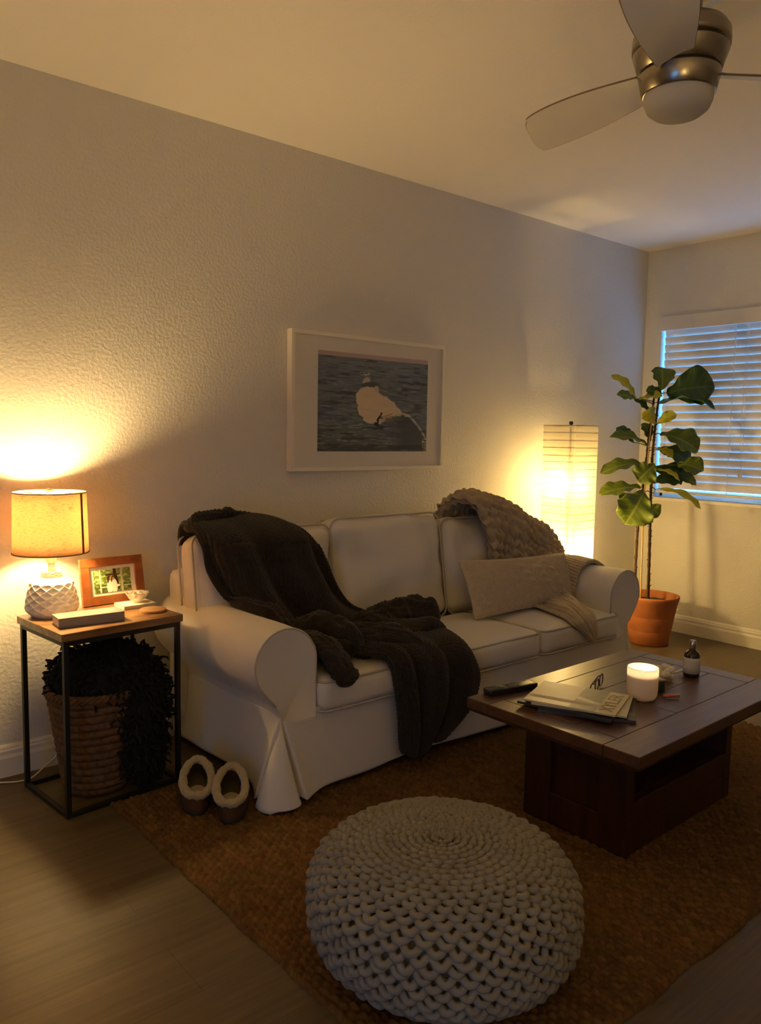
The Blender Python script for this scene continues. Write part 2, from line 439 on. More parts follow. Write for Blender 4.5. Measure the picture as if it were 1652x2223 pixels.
# ================================================================== rug
def rug():
    x0, x1, y0, y1 = .945, 3.38, -2.07, -.450
    st = .0056
    nx, ny = int((x1-x0)/st), int((y1-y0)/st)
    X, Y = np.meshgrid(np.linspace(x0, x1, nx), np.linspace(y0, y1, ny), indexing='ij')
    wob = lambda t, s: (fbm(t*9+s, t*0+s, 3)-.5)*.02 + .0016*np.sin(t*2*PI/.034+4*fbm(t*5, t*0, 2))
    fx = np.clip((X-x0)/.12, 0, 1); fx2 = np.clip((x1-X)/.12, 0, 1); fy = np.clip((Y-y0)/.12, 0, 1); fy2 = np.clip((y1-Y)/.12, 0, 1)
    Xs = X + wob(Y, 3)*(1-fx) + wob(Y, 9)*(1-fx2); Ys = Y + wob(X, 5)*(1-fy) + wob(X, 15)*(1-fy2)
    pu, pv = .030, .0185
    jit = (fbm(X*9, Y*9, 3)-.5)
    v = X + jit*.012; u = Y + (fbm(X*14+9, Y*14, 2)-.5)*.02
    k = np.floor(v/pv)
    h = np.abs(np.sin(PI*(u/pu + .5*(k % 2))))**.55 * np.abs(np.sin(PI*v/pv))**.5
    cell = _lat[(np.floor(u/pu+.5*(k % 2)).astype(int)) % 64, k.astype(int) % 64]
    Z = .005 + h*(.0085+.004*cell) + .0015*(fbm(X*160, Y*160, 2)-.5)
    edge = np.minimum(np.minimum(X-x0, x1-X), np.minimum(Y-y0, y1-Y))
    Z *= np.clip(edge/.006+.35, 0, 1)
    mb = MB()
    mb.grid(np.stack([Xs, Ys, Z], -1))
    # underside
    ring = [(i, 0) for i in range(nx)] + [(nx-1, j) for j in range(1, ny)] + [(i, ny-1) for i in range(nx-2, -1, -1)] + [(0, j) for j in range(ny-2, 0, -1)]
    idx = [i*ny+j for i, j in ring]
    b = mb.add([(Xs[i, j], Ys[i, j], .001) for i, j in ring], [])
    for a in range(len(ring)):
        c = (a+1) % len(ring); mb.f.append((idx[a], b+a, b+c, idx[c]))
    mb.f.append(tuple(b+a for a in range(len(ring))))
    m = painted_mat('braided jute', .95); jb = m.node_tree.nodes['Principled BSDF']; jb.inputs['Specular IOR Level'].default_value = .15
    o = mb.build('jute_rug', m, smooth=True, fix=False)
    tone = (.78+.40*cell)*(.6+.75*fbm(X*130+3, Y*130, 2))*(.9+.2*fbm(X*3, Y*3, 2))
    cc = np.array((.128, .064, .021))*tone[..., None]; cc[..., 1] *= .9+.2*_lat[(k.astype(int)*7) % 64, (np.floor(u/pu).astype(int)*3) % 64]
    ca = o.data.color_attributes.new('paint', 'FLOAT_COLOR', 'POINT'); al = np.ones((len(o.data.vertices), 4)); al[:, :3] = (.12, .055, .015); al[:nx*ny, :3] = cc.reshape(-1, 3); ca.data.foreach_set('color', al.ravel())
    tag(o, 'brown chunky braided jute rug on the wood floor under the coffee table', 'rug')
rug()
# ================================================================== sofa
SL = (2.364, -.43, 0)
sofa = thing('sofa', 'white slipcovered three seat sofa with rolled arms against the wall', 'sofa', SL)
def skirt():
    x0, x1, y0, y1 = 1.368, 3.362, -.805, -.05
    N = [(x0, y0), (x1, y0), (x1, y1), (x0, y1)]
    pts = []; nor = []
    def seg(a, b, n):
        a, b = np.array(a), np.array(b); d = (b-a)/np.linalg.norm(b-a); nn = np.array([d[1], -d[0]])
        L = np.linalg.norm(b-a); t = .5-.5*np.cos(np.linspace(0, PI, n, endpoint=False))
        for k in t: pts.append(a+(b-a)*k); nor.append(nn)
    for k in range(4): seg(N[k], N[(k+1) % 4], 260 if k % 2 == 0 else 140)
    P = np.array(pts); Nn = np.array(nor); n = len(P)
    # smooth normals round corners
    Q = Nn.copy()
    for _ in range(12): Q = (np.roll(Q, 1, 0)+2*Q+np.roll(Q, -1, 0))/4
    Q /= np.linalg.norm(Q, axis=1)[:, None]
    per = np.concatenate([[0], np.cumsum(np.linalg.norm(np.diff(np.vstack([P, P[:1]]), axis=0), axis=1))])
    per, tot = per[:-1], per[-1]
    cs = [0, x1-x0, x1-x0+y1-y0, 2*(x1-x0)+y1-y0]
    rows = []
    zs = np.linspace(.312, .038, 34)
    for z in zs:
        s = np.clip((.297-z)/.27, 0, 1)
        d = np.zeros(n)+.012*s
        for c in cs[:2]:
            a = (per-c+tot/2) % tot - tot/2
            if c == 0: a = a-.004
            wdt = .022+.098*s
            lobe = np.exp(-(a/wdt)**2)
            grove = np.exp(-((np.abs(a)-.048*s-.002)/(.0055+.003*s))**2)
            d += s**.9*.068*lobe - np.minimum(s*2.2, 1)*.050*grove*(s > .01)
        d += .010*s*np.sin(per*7.0)*.6 + .012*s*(fbm(per*5, per*0+z*1.2, 2)-.5)
        # corners drawn in slightly at the apex
        R = P + Q*d[:, None]
        zz = z + (.018*(fbm(per*3.1, per*0+2, 2)-.5) if z < .04 else 0)
        for c in cs[:2]:
            a = (per-c+tot/2) % tot - tot/2
            zz = zz - s*(.018*np.exp(-(a/.09)**2) - .010*np.exp(-((np.abs(a)-.048)/.012)**2))
        rows.append(np.stack([R[:, 0], R[:, 1], np.zeros(n)+zz], 1))
    G = np.array(rows)
    mb = MB(); mb.grid(G, closed_v=True)
    W(mb, 'slipcover_skirt', M_slip, sofa, smooth=True, solid=.004, fix=True)
skirt()
W(MB().box((2.365, -.42, .20), (1.93, .68, .19)), 'base_frame', M_slip, sofa, bevel=.01)
for x in (1.46, 3.27):
    for y in (-.72, -.12):
        mb = MB(); mb.lathe([(.018, .001 if y > -.4 else .018), (.026, .12)], 16, (x, y, 0)); W(mb, 'foot', M_dark, sofa)

def arm(cx, sgn):
    """sgn=-1: scroll rolls outward to -x (left arm)"""
    cz, r = .482, .1185
    prof = [(.126, .27), (.122, .40)]
    for k in range(31):
        a = math.radians(-2 + k*(222+2)/30)
        prof.append((r*math.cos(a)+.002*(k < 4), cz + r*math.sin(a)))
    prof += [(-.066, .375), (-.040, .345), (-.026, .32), (-.020, .295), (-.016, .27)]
    pr = [(cx + (p if sgn < 0 else -p), q) for p, q in prof]
    n = len(pr); rows = []
    ys = [-.806, -.8075, -.804, -.796, -.78] + list(np.linspace(-.74, -.06, 26))
    cen = np.array([cx, .42])
    for i, y in enumerate(ys):
        k = [.93, .965, .985, .996, 1.0][i] if i < 5 else 1.0
        A = []
        for j, (p, q) in enumerate(pr):
            x = cen[0]+(p-cen[0])*k; z = cen[1]+(q-cen[1])*k if q > .3 else q
            ww = mnoise.noise(Vector((x*6, y*5, z*6+cx)))*.006
            A.append((x + ww*.5, y, z + ww*(q > .45)))
        rows.append(A)
    mb = MB(); G = np.array(rows); b = mb.grid(G, closed_v=True)
    mb.f.append(tuple(b+k for k in range(n))); mb.f.append(tuple(b+(len(ys)-1)*n+k for k in range(n))[::-1])
    a = W(mb, 'armrest', M_slip, sofa, smooth=True)
    pt = [(cx + (p if sgn < 0 else -p)*.985, -.806, cz+(q-cz)*.985) for p, q in prof[1:-3]]
    m2 = MB(); m2.tube(pt, .0035, 6); W(m2, 'piping', M_piping, a, smooth=True)
arm(1.39, -1); arm(3.34, 1)

# back frame
mb = MB(); cushion(mb, (2.365, -.10, .40), (1.035, .062, .305), .05, (0, .006, 0), 16, wr=.003); W(mb, 'back_frame', M_slip, sofa, smooth=True)

# seat cushions
def ring_tube(mb, hx, hy, r, c, M=None, rad=.0042, wob=0, seed=0):
    P = []
    for p, q in rrect(hx, hy, r, 10):
        v = Vector((p, q, 0)); v.z = wob*mnoise.noise(Vector((p*5, q*5, seed)))
        P.append(v if M is None else M @ v)
    # densify
    P = np.array([tuple(v) for v in P]); Q = []
    for i in range(len(P)):
        a, b = P[i], P[(i+1) % len(P)]; k = max(1, int(np.linalg.norm(b-a)/.03))
        for t in range(k): Q.append(a+(b-a)*t/k)
    Q = np.array(Q)+np.array(c)
    mb.tube(Q, rad, 6, closed=True)
for i, cx in enumerate((1.805, 2.391, 2.978)):
    yc, hy = -.60, .233
    mb = MB(); cushion(mb, (cx, yc, .349), (.291, hy, .060), .034, (.004, .012, .016), 18, seed=i+1, wr=.0035)
    s_ = W(mb, 'seat_cushion', M_slip, sofa, smooth=True)
    mb = MB(); ring_tube(mb, .286, hy-.001, .035, (cx, yc, .398), seed=i); ring_tube(mb, .286, hy-.001, .035, (cx, yc, .297), seed=i)
    W(mb, 'piping', M_piping, s_, smooth=True)
# back cushions
for i, (cx, hw, hz, cz, yb) in enumerate(((1.635, .312, .235, .612, -.255), (2.258, .313, .238, .628, -.262), (2.885, .300, .220, .610, -.262))):
    rx = math.radians(-9)
    mb = MB(); M = cushion(mb, (cx, yb, cz), (hw, .075, hz), .055, (.006, .045, .012), 46, rx=rx, seed=i+5, wr=.009, wscale=8)
    s_ = W(mb, 'back_cushion', M_slip, sofa, smooth=True)
    mb = MB()
    for sy in (-.058, .058):
        M4 = M @ Matrix(((1, 0, 0), (0, 0, 1), (0, 1, 0)))
        ring_tube(mb, hw+.003, hz+.004, .05, tuple(Vector((cx, yb, cz)) + M @ Vector((0, sy, 0))), M4, seed=i, wob=.004)
    W(mb, 'piping', M_piping, s_, smooth=True)

# ================================================================== knit cloth
def cloth(mb, rows, nu, nv, knit, amp, folds=None, th=.012):
    """rows: control net -> closed double-sided knit sheet"""
    C = [cr(np.array(r, float), nv) for r in rows]
    P = cr(np.array(C), nu)
    U, V = arclen(P)
    N = normals(P)
    if folds is not None: P = P + N*folds(U, V, np.linspace(0, 1, nu)[:, None], np.linspace(0, 1, nv)[None, :])[..., None]
    N = normals(P)
    h = knit(U, V)
    eu = np.minimum(np.arange(nu), nu-1-np.arange(nu))[:, None]; ev = np.minimum(np.arange(nv), nv-1-np.arange(nv))[None, :]
    e = np.clip(np.minimum(eu, ev)/5.0, 0, 1)**.5
    A = P + N*(h*amp + th*.5*e)[..., None]; B = P - N*(h*amp*.6 + th*.5*e)[..., None]
    for X in (A, B): pass
    a = mb.grid(A); b = mb.grid(B)
    def st(i, j, k, l): mb.f.append((a+i*nv+j, a+k*nv+l, b+k*nv+l, b+i*nv+j))
    for i in range(nu-1): st(i, 0, i+1, 0); st(i, nv-1, i+1, nv-1)
    for j in range(nv-1): st(0, j, 0, j+1); st(nu-1, j, nu-1, j+1)
    return P

# ---------------- dark brown chunky throw over the left end
bt = thing('brown_throw_blanket', 'dark brown chunky knit throw draped over the left end of the sofa', 'blanket', (1.8, -.6, .42))
M_brown = mat('dark brown chenille', (.024, .014, .008), .95, col2=(.012, .007, .004), vscale=60, bump=.6, bscale=500, bdist=.002, sheen=.10)
rows = [
 [(1.34,-.135,.79),(1.46,-.13,.80),(1.58,-.13,.80),(1.70,-.14,.80),(1.77,-.15,.79)],
 [(1.315,-.20,.872),(1.44,-.19,.888),(1.57,-.19,.892),(1.69,-.20,.872),(1.785,-.205,.858)],
 [(1.312,-.29,.878),(1.41,-.30,.892),(1.55,-.29,.893),(1.70,-.30,.872),(1.79,-.31,.850)],
 [(1.322,-.355,.815),(1.42,-.395,.835),(1.55,-.405,.835),(1.72,-.40,.825),(1.815,-.37,.795)],
 [(1.335,-.372,.725),(1.44,-.415,.735),(1.57,-.43,.73),(1.74,-.42,.725),(1.86,-.385,.715)],
 [(1.385,-.40,.634),(1.47,-.44,.632),(1.60,-.45,.625),(1.77,-.44,.62),(1.91,-.40,.615)],
 [(1.43,-.47,.622),(1.515,-.485,.585),(1.64,-.475,.53),(1.80,-.455,.53),(1.99,-.41,.53)],
 [(1.475,-.55,.605),(1.545,-.56,.535),(1.66,-.545,.47),(1.86,-.50,.465),(2.17,-.40,.465)],
 [(1.50,-.60,.575),(1.575,-.62,.475),(1.70,-.62,.455),(1.93,-.56,.455),(2.27,-.46,.448)],
 [(1.56,-.66,.475),(1.66,-.69,.468),(1.78,-.69,.472),(2.00,-.63,.462),(2.31,-.56,.448)],
 [(1.70,-.765,.460),(1.765,-.765,.472),(1.85,-.75,.468),(2.04,-.715,.458),(2.25,-.68,.444)],
 [(1.782,-.838,.452),(1.82,-.835,.458),(1.91,-.83,.450),(2.04,-.815,.446),(2.20,-.80,.440)],
 [(1.795,-.872,.415),(1.84,-.875,.415),(1.92,-.876,.412),(2.05,-.874,.412),(2.195,-.868,.402)],
 [(1.812,-.878,.33),(1.86,-.884,.33),(1.94,-.884,.33),(2.07,-.884,.335),(2.232,-.880,.325)],
 [(1.828,-.878,.24),(1.875,-.886,.235),(1.95,-.884,.24),(2.07,-.886,.245),(2.225,-.882,.255)],
 [(1.838,-.874,.155),(1.885,-.882,.15),(1.95,-.880,.155),(2.04,-.882,.165),(2.185,-.880,.185)],
 [(1.852,-.872,.082),(1.885,-.878,.068),(1.925,-.878,.066),(1.975,-.878,.085),(2.06,-.878,.115)],
]
def bf(U, V, u, v):
    s = np.clip((u-.12)/.2, 0, 1)
    ph_ = v*15-u*10; back = (.026*np.sin(ph_) + .011*np.sin(2*ph_+.8) + .010*np.sin(v*31-u*12))*s*(u < .62) + .010*np.sin(v*9+2)*(u < .2) + .012*np.sin(u*46+v*5)*((u > .42) & (u < .62))
    hang = (.016*np.sin(v*18+1.0+u*3)+.008*np.sin(v*33+u*5))*np.clip((u-.62)/.1, 0, 1)
    return (back + hang)*np.clip(np.minimum(v, 1-v)/.06+.25, 0, 1)
kb = lambda U, V: basket_h(U, V + .004*np.sin(U*40), .017, .0125, .7)
mb = MB(); cloth(mb, rows, 330, 190, kb, .0055, bf, .016)
W(mb, 'draped_sheet', M_brown, bt, smooth=True, fix=False)
def fold(path, r, sq, nu=110, nv=64, seed=0):
    """rolled fold of the same blanket: a fat soft tube"""
    P = cr(np.array(path, float), nu); Rr_ = cr(np.array(r, float)[:, None], nu)[:, 0]
    T = np.gradient(P, axis=0); T /= np.linalg.norm(T, axis=1)[:, None]
    S = np.cross(T, [0, 0, 1.0]); S /= np.linalg.norm(S, axis=1)[:, None]+1e-9; B = np.cross(S, T)
    a = np.linspace(0, 2*PI, nv, endpoint=False)
    end = np.clip(np.minimum(np.arange(nu), nu-1-np.arange(nu))/9.0, 0, 1); end = np.sqrt(1-(1-end)**2)*.97+.03
    U = np.linspace(0, np.linalg.norm(np.diff(P, axis=0), axis=1).sum(), nu)[:, None]; V = a[None, :]*Rr_.mean()
    h = basket_h(U+0*V, V+0*U, .017, .0125, .7)*.0055
    lump = 1 + .22*np.sin(a*2+seed)[None, :]*np.sin(np.linspace(0, 5, nu)+seed)[:, None] + .12*np.sin(a*3+2*seed)[None, :]
    rad = Rr_[:, None]*end[:, None]*lump*(.62+.85*fbm(U*20+seed*7, np.cos(a)[None, :]*1.6+np.sin(2*a)[None, :]*.8+seed+5, 3)) + h
    G = P[:, None, :] + rad[..., None]*(np.cos(a)[None, :, None]*S[:, None, :] + sq*np.sin(a)[None, :, None]*B[:, None, :])
    mb = MB(); b = mb.grid(G, closed_v=True)
    mb.f.append(tuple(b+k for k in range(nv))); mb.f.append(tuple(b+(nu-1)*nv+k for k in range(nv)))
    W(mb, 'bunched_fold', M_brown, bt, smooth=True, fix=True)
fold([(1.93,-.50,.475),(2.06,-.50,.485),(2.18,-.53,.49),(2.30,-.585,.482)], [.045,.055,.058,.050], .85, seed=1)
fold([(1.555,-.60,.53),(1.62,-.63,.525),(1.70,-.70,.500),(1.735,-.765,.470)], [.04,.055,.055,.035], .9, seed=2)
fold([(1.555,-.63,.50),(1.570,-.72,.495),(1.585,-.80,.468),(1.590,-.858,.425),(1.575,-.872,.385)], [.045,.055,.052,.04,.018], .85, seed=3)
fold([(1.315,-.30,.872),(1.345,-.25,.892),(1.42,-.235,.902),(1.50,-.225,.906),(1.58,-.235,.900),(1.66,-.25,.888)], [.020,.027,.022,.018,.016,.010], .9, nv=48, seed=5)
fold([(1.470,-.235,.905),(1.495,-.235,.918),(1.525,-.24,.914)], [.018,.021,.016], 1.0, nu=60, nv=40, seed=6)
fold([(1.62,-.60,.49),(1.78,-.665,.495),(1.90,-.745,.48),(1.985,-.835,.445)], [.03,.042,.04,.026], .8, seed=4)

# ---------------- cream chunky knit throw over the right end
ct = thing('cream_throw_blanket', 'cream chunky cable knit throw over the right corner of the sofa', 'blanket', (3.05, -.4, .42))
M_cream = mat('cream chunky wool', (.47, .37, .245), .95, col2=(.36, .28, .18), vscale=40, bump=.5, bscale=420, bdist=.002, sheen=.2)
rows = [
 [(2.67,-.17,.80),(2.80,-.16,.80),(2.95,-.16,.77),(3.10,-.17,.72),(3.24,-.18,.66),(3.38,-.2,.60)],
 [(2.655,-.22,.885),(2.77,-.21,.900),(2.93,-.21,.875),(3.09,-.22,.825),(3.25,-.23,.745),(3.41,-.24,.635)],
 [(2.655,-.30,.925),(2.78,-.29,.945),(2.93,-.29,.905),(3.085,-.30,.853),(3.245,-.30,.770),(3.42,-.30,.632)],
 [(2.70,-.385,.895),(2.81,-.39,.915),(2.94,-.385,.88),(3.08,-.38,.828),(3.23,-.37,.750),(3.415,-.36,.628)],
 [(2.735,-.415,.82),(2.84,-.43,.83),(2.96,-.43,.80),(3.09,-.425,.75),(3.22,-.41,.69),(3.39,-.40,.628)],
 [(2.765,-.42,.735),(2.86,-.435,.735),(2.97,-.44,.715),(3.09,-.435,.68),(3.21,-.42,.64),(3.30,-.42,.61)],
 [(2.79,-.42,.65),(2.87,-.43,.645),(2.97,-.435,.63),(3.08,-.435,.605),(3.17,-.425,.58),(3.24,-.43,.56)],
 [(2.80,-.42,.55),(2.88,-.425,.55),(2.97,-.43,.54),(3.07,-.43,.52),(3.15,-.43,.50),(3.20,-.43,.48)],
]
def cable(pu, pv):
    def k(U, V):
        V2 = V + .006*np.sin(U*2*PI/.09)
        c = np.abs(np.sin(PI*V2/pv))**.5
        s = .5+.5*np.sin(2*PI*(U/pu + np.where((np.floor(V2/pv) % 2) == 0, 1, -1)*(V2/pv % 1)*.6 + .37*np.floor(V2/pv)))
        return c*(.35+.65*s)
    return k
def cf(U, V, u, v): return .012*np.sin(v*16+u*2)*np.clip(u*3-.3, 0, 1) + .006*np.sin(u*20+v*7)
mb = MB(); cloth(mb, rows, 260, 260, cable(.046, .030), .027, cf, .02)
W(mb, 'draped_sheet', M_cream, ct, smooth=True, fix=False)
rib = lambda U, V: np.abs(np.sin(PI*U/.017))**.8
# ribbed edge lying over the arm
rows = [
 [(3.20,-.30,.60),(3.27,-.31,.605),(3.36,-.31,.622),(3.43,-.31,.595),(3.468,-.31,.53)],
 [(3.19,-.40,.56),(3.255,-.41,.605),(3.335,-.41,.620),(3.41,-.41,.604),(3.470,-.41,.53)],
 [(3.185,-.49,.50),(3.212,-.50,.56),(3.27,-.50,.607),(3.36,-.50,.622),(3.455,-.50,.565)],
 [(3.19,-.57,.47),(3.205,-.58,.54),(3.25,-.58,.600),(3.345,-.58,.620),(3.45,-.585,.570)],
 [(3.195,-.615,.455),(3.205,-.62,.53),(3.245,-.622,.597),(3.34,-.625,.618),(3.445,-.63,.57)],
]
rv = lambda U, V: np.abs(np.sin(PI*V/.016))**.8
mb = MB(); cloth(mb, rows, 120, 150, rv, .006, None, .012); W(mb, 'ribbed_band', M_cream, ct, smooth=True, fix=False)
# ribbed end coming out from under the pillow and hanging over the seat edge
rows = [
 [(2.86,-.50,.432),(2.98,-.485,.445),(3.12,-.49,.45),(3.25,-.52,.440)],
 [(2.90,-.60,.434),(3.00,-.585,.452),(3.10,-.59,.475),(3.22,-.60,.440)],
 [(2.885,-.70,.434),(2.96,-.685,.458),(3.06,-.69,.468),(3.16,-.68,.442)],
 [(2.872,-.79,.432),(2.935,-.785,.450),(3.00,-.78,.455),(3.09,-.76,.440)],
 [(2.875,-.852,.405),(2.92,-.857,.418),(2.96,-.857,.425),(3.03,-.842,.424)],
 [(2.93,-.870,.360),(2.955,-.872,.37),(2.975,-.872,.375),(3.015,-.866,.375)],
 [(2.985,-.872,.318),(2.993,-.873,.322),(3.003,-.873,.322),(3.012,-.872,.322)],
]
mb = MB(); cloth(mb, rows, 150, 120, rv, .0045, lambda U, V, u, v: .010*np.sin(v*17+u*6)*(1-u*.5), .010); W(mb, 'ribbed_end', M_cream, ct, smooth=True, fix=False)

# ---------------- long knit pillow
pl = thing('knit_lumbar_pillow', 'long cream cable knit lumbar pillow lying in front of the cream throw', 'pillow', (2.93, -.53, .43))
M_pil = mat('ivory wool knit', (.56, .46, .325), .95, col2=(.47, .38, .26), vscale=50, bump=.5, bscale=500, bdist=.0015, sheen=.2)
def pillow():
    TL, BL, BR, TR = [np.array(q) for q in ((2.525,-.475,.672), (2.520,-.585,.432), (3.285,-.60,.430), (3.243,-.505,.655))]
    nu, nv = 150, 330
    u = np.linspace(0, 1, nu)[:, None]; v = np.linspace(0, 1, nv)[None, :]
    mb = MB()
    q = lambda a, b: (TL[None, None]*((1-a)*(1-b))[..., None] + BL*((a)*(1-b))[..., None] + BR*(a*b)[..., None] + TR*((1-a)*b)[..., None])
    # edges pulled in between the pointed corners
    uu = u + .035*np.sin(PI*v)*np.cos(PI*u); vv = v + .02*np.sin(PI*u)*np.cos(PI*v)
    B = q(uu, vv)
    th = (np.sin(PI*np.clip(u, 0, 1))**.55*np.sin(PI*np.clip(v, 0, 1))**.42)*.062
    nrm = np.cross(TR-TL, BL-TL); nrm = -nrm/np.linalg.norm(nrm)
    if nrm[1] > 0: nrm = -nrm
    X = v*.76 + 0*u; Y = u*.26 + 0*v
    st = np.abs(np.sin(PI*(Y/.0105)))**.7*(.5+.5*np.sin(2*PI*(X/.019 + .5*np.floor(Y/.0105))))
    cab = np.zeros_like(X)
    for c0, sl, w_ in ((.33, .10, .016), (.44, .11, .020), (.53, .10, .014)):
        d = X-(c0+sl*Y/.26*.9)
        cab += np.exp(-(d/w_)**2)*(.7+.5*np.sin(2*PI*Y/.045+c0*40))
    h = st*.0075*(1-np.clip(cab, 0, 1)*.7) + cab*.013
    wrk = .012*(fbm(X*7, Y*7, 2)-.5)
    e = np.clip(np.minimum(np.minimum(u, 1-u)*26, np.minimum(v, 1-v)*76)/1.2, 0, 1)
    A = B + nrm*((th+wrk*e+h*e)[..., None]); C = B - nrm*((th*.9+.003*e)[..., None])
    a = mb.grid(A); c = mb.grid(C)
    for i in range(nu-1):
        for j in (0, nv-1): mb.f.append((a+i*nv+j, a+(i+1)*nv+j, c+(i+1)*nv+j, c+i*nv+j))
    for j in range(nv-1):
        for i in (0, nu-1): mb.f.append((a+i*nv+j, a+i*nv+j+1, c+i*nv+j+1, c+i*nv+j))
    W(mb, 'pillow_cover', M_pil, pl, smooth=True, fix=False)
    mb = MB(); E = [B[0, j] for j in range(0, nv, 5)] + [B[i, nv-1] for i in range(0, nu, 5)] + [B[nu-1, j] for j in range(nv-1, 0, -5)] + [B[i, 0] for i in range(nu-1, 0, -5)]
    mb.tube(np.array(E), .004, 6, closed=True); W(mb, 'seam', M_pil, pl, smooth=True)
pillow()

# ================================================================== knitted pouf
pf = thing('knitted_pouf', 'round off-white chunky knitted pouf on the rug in the foreground', 'pouf', (1.242, -1.692, .0165))
M_yarn = mat('off-white cotton yarn', (.26, .234, .195), .9, col2=(.215, .192, .158), vscale=14, bump=.35, bscale=500, bdist=.001)
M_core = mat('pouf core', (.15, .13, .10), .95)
def pouf():
    R_, Hh, e, tx, ty = .306, .292, .66, -.10, -.04
    def S(al):  # superellipse profile, al=pi/2 at the pole
        c = np.sign(np.cos(al))*np.abs(np.cos(al))**e; s = np.sign(np.sin(al))*np.abs(np.sin(al))**e
        return R_*c, Hh/2*(1+s)
    al = np.linspace(PI/2, -PI/2, 4000); r, z = S(al)
    L = np.concatenate([[0], np.cumsum(np.hypot(np.diff(r), np.diff(z)))])
    def at(l):
        rr = np.interp(l, L, r); zz = np.interp(l, L, z)
        r2 = np.interp(l+.002, L, r); z2 = np.interp(l+.002, L, z); r1 = np.interp(l-.002, L, r); z1 = np.interp(l-.002, L, z)
        t = np.stack([r2-r1, z2-z1], -1); t /= np.linalg.norm(t, axis=-1, keepdims=True)+1e-9
        return rr, zz, t
    rot = 0
    mb = MB()
    rows = np.arange(.018, L[-1]-.10, .0168)
    for k, l0 in enumerate(rows):
        rr0 = np.interp(l0, L, r)
        N = 41 if rr0 > .125 else (24 if rr0 > .045 else 12)
        n = N*12
        th = np.linspace(0, 2*PI, n, endpoint=False)
        ph = PI*(k % 2) + .7*math.sin(k*1.7)
        jit = (vn(th*8+k*3.3, th*0+k*1.9)-.5)
        w = np.tanh(1.5*np.sin(th*N+ph+jit*1.4))/.9
        amp = .0066 if N == 41 else (.0055 if N == 24 else .0045)
        l = l0 + amp*w + jit*.006
        rr, zz, t = at(np.clip(l, .004, L[-1]))
        nr = np.stack([-t[:, 1], t[:, 0]], -1)
        out = .0046*w + .004*jit
        rr = rr + nr[:, 0]*out; zz = zz + nr[:, 1]*out
        X = rr*np.cos(th) + tx*(zz-Hh/2); Y = rr*np.sin(th) + ty*(zz-Hh/2)
        mb.tube(np.stack([X, Y, zz+.006], 1), (.0084 if N == 41 else (.0076 if N == 24 else .0055))*(1+.12*jit), 8, closed=True)
    mb.build('knit_cover', M_yarn, pf, smooth=True, fix=False)
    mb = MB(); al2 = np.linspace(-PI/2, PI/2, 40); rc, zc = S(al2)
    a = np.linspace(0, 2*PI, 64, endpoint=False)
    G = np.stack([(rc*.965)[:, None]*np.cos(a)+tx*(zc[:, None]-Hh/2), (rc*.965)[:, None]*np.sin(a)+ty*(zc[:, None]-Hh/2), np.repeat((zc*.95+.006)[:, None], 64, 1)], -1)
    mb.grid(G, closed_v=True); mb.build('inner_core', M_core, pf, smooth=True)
pouf()
# ================================================================== coffee table
ct_rot = math.radians(1.0)
CT = (2.287, -1.520, .0168)
tb = thing('coffee_table', 'dark stained wooden plank coffee table on the rug before the sofa', 'coffee table', CT, ct_rot)
M_dkwood = wood_mat('dark stained oak top', (.042, .013, .005), (.115, .040, .014), (3, 34, 34), .42, coat=.6)
M_dkwood.node_tree.nodes['Principled BSDF'].inputs['Coat Roughness'].default_value = .30
M_dkwood2 = wood_mat('dark stained oak base', (.018, .005, .002), (.052, .015, .005), (22, 22, 2.5), .45)
zt = .40 - CT[2]; TL_, TW = .957, .612
# top: two long side boards with cross planks let in between, each board with an eased edge
top = MB().box((0, 0, zt-.030), (TL_-.012, TW-.012, .026)).build('top_core', M_dkwood2, tb)
bw = .088
def board(cx, cy, sx, sy):
    MB().box((cx, cy, zt-.0165), (sx-.0016, sy-.0016, .033)).build('top_board', M_dkwood, tb, bevel=.0022)
board(0, -TW/2+bw/2+.012, TL_, bw+.024); board(0, TW/2-bw/2, TL_, bw)
iy0, iy1 = -TW/2+bw+.024, TW/2-bw
xs = [-TL_/2, -TL_/2+.075, -.235, 0.0, .225, TL_/2-.075, TL_/2]
iw = (iy1-iy0)
for k in range(len(xs)-1):
    if k in (0, len(xs)-2): board((xs[k]+xs[k+1])/2, (iy0+iy1)/2, xs[k+1]-xs[k], iw)
ys = np.linspace(iy0, iy1, 4)
for j in range(3):
    cuts = [[xs[1], -.08, xs[5]], [xs[1], .19, xs[5]], [xs[1], -.16, xs[5]]][j]
    for k in range(len(cuts)-1): board((cuts[k]+cuts[k+1])/2, (ys[j]+ys[j+1])/2, cuts[k+1]-cuts[k], ys[j+1]-ys[j])
# base
BX, BY, bh = .646, .374, zt-.043
def panel(x):
    s = 1 if x > 0 else -1
    for y in (-BY/2+.05, BY/2-.05): MB().box((x, y, bh/2), (.036, .10, bh)).build('end_stile', M_dkwood2, tb, bevel=.002)
    for z, hgt in ((.05, .10), (bh-.035, .07)): MB().box((x, 0, z), (.032, BY-.20, hgt)).build('end_rail', M_dkwood2, tb, bevel=.002)
    MB().box((x-.004*s, 0, bh/2), (.016, BY-.19, bh-.12)).build('end_panel', M_dkwood2, tb)
panel(-BX/2+.018); panel(BX/2-.018)
for y in (-BY/2+.014, BY/2-.014):
    for z0, z1 in ((.0, .078), (.080, .158)):
        MB().box((0, y, (z0+z1)/2), (BX-.074, .024, z1-z0)).build('side_board', M_dkwood2, tb, bevel=.0015)
    MB().box((0, y*.97, bh-.03), (BX-.074, .02, .06)).build('apron', M_dkwood2, tb, bevel=.0015)
MB().box((0, 0, .150), (BX-.074, BY-.056, .016)).build('shelf', M_dkwood2, tb)

ZT = .4005
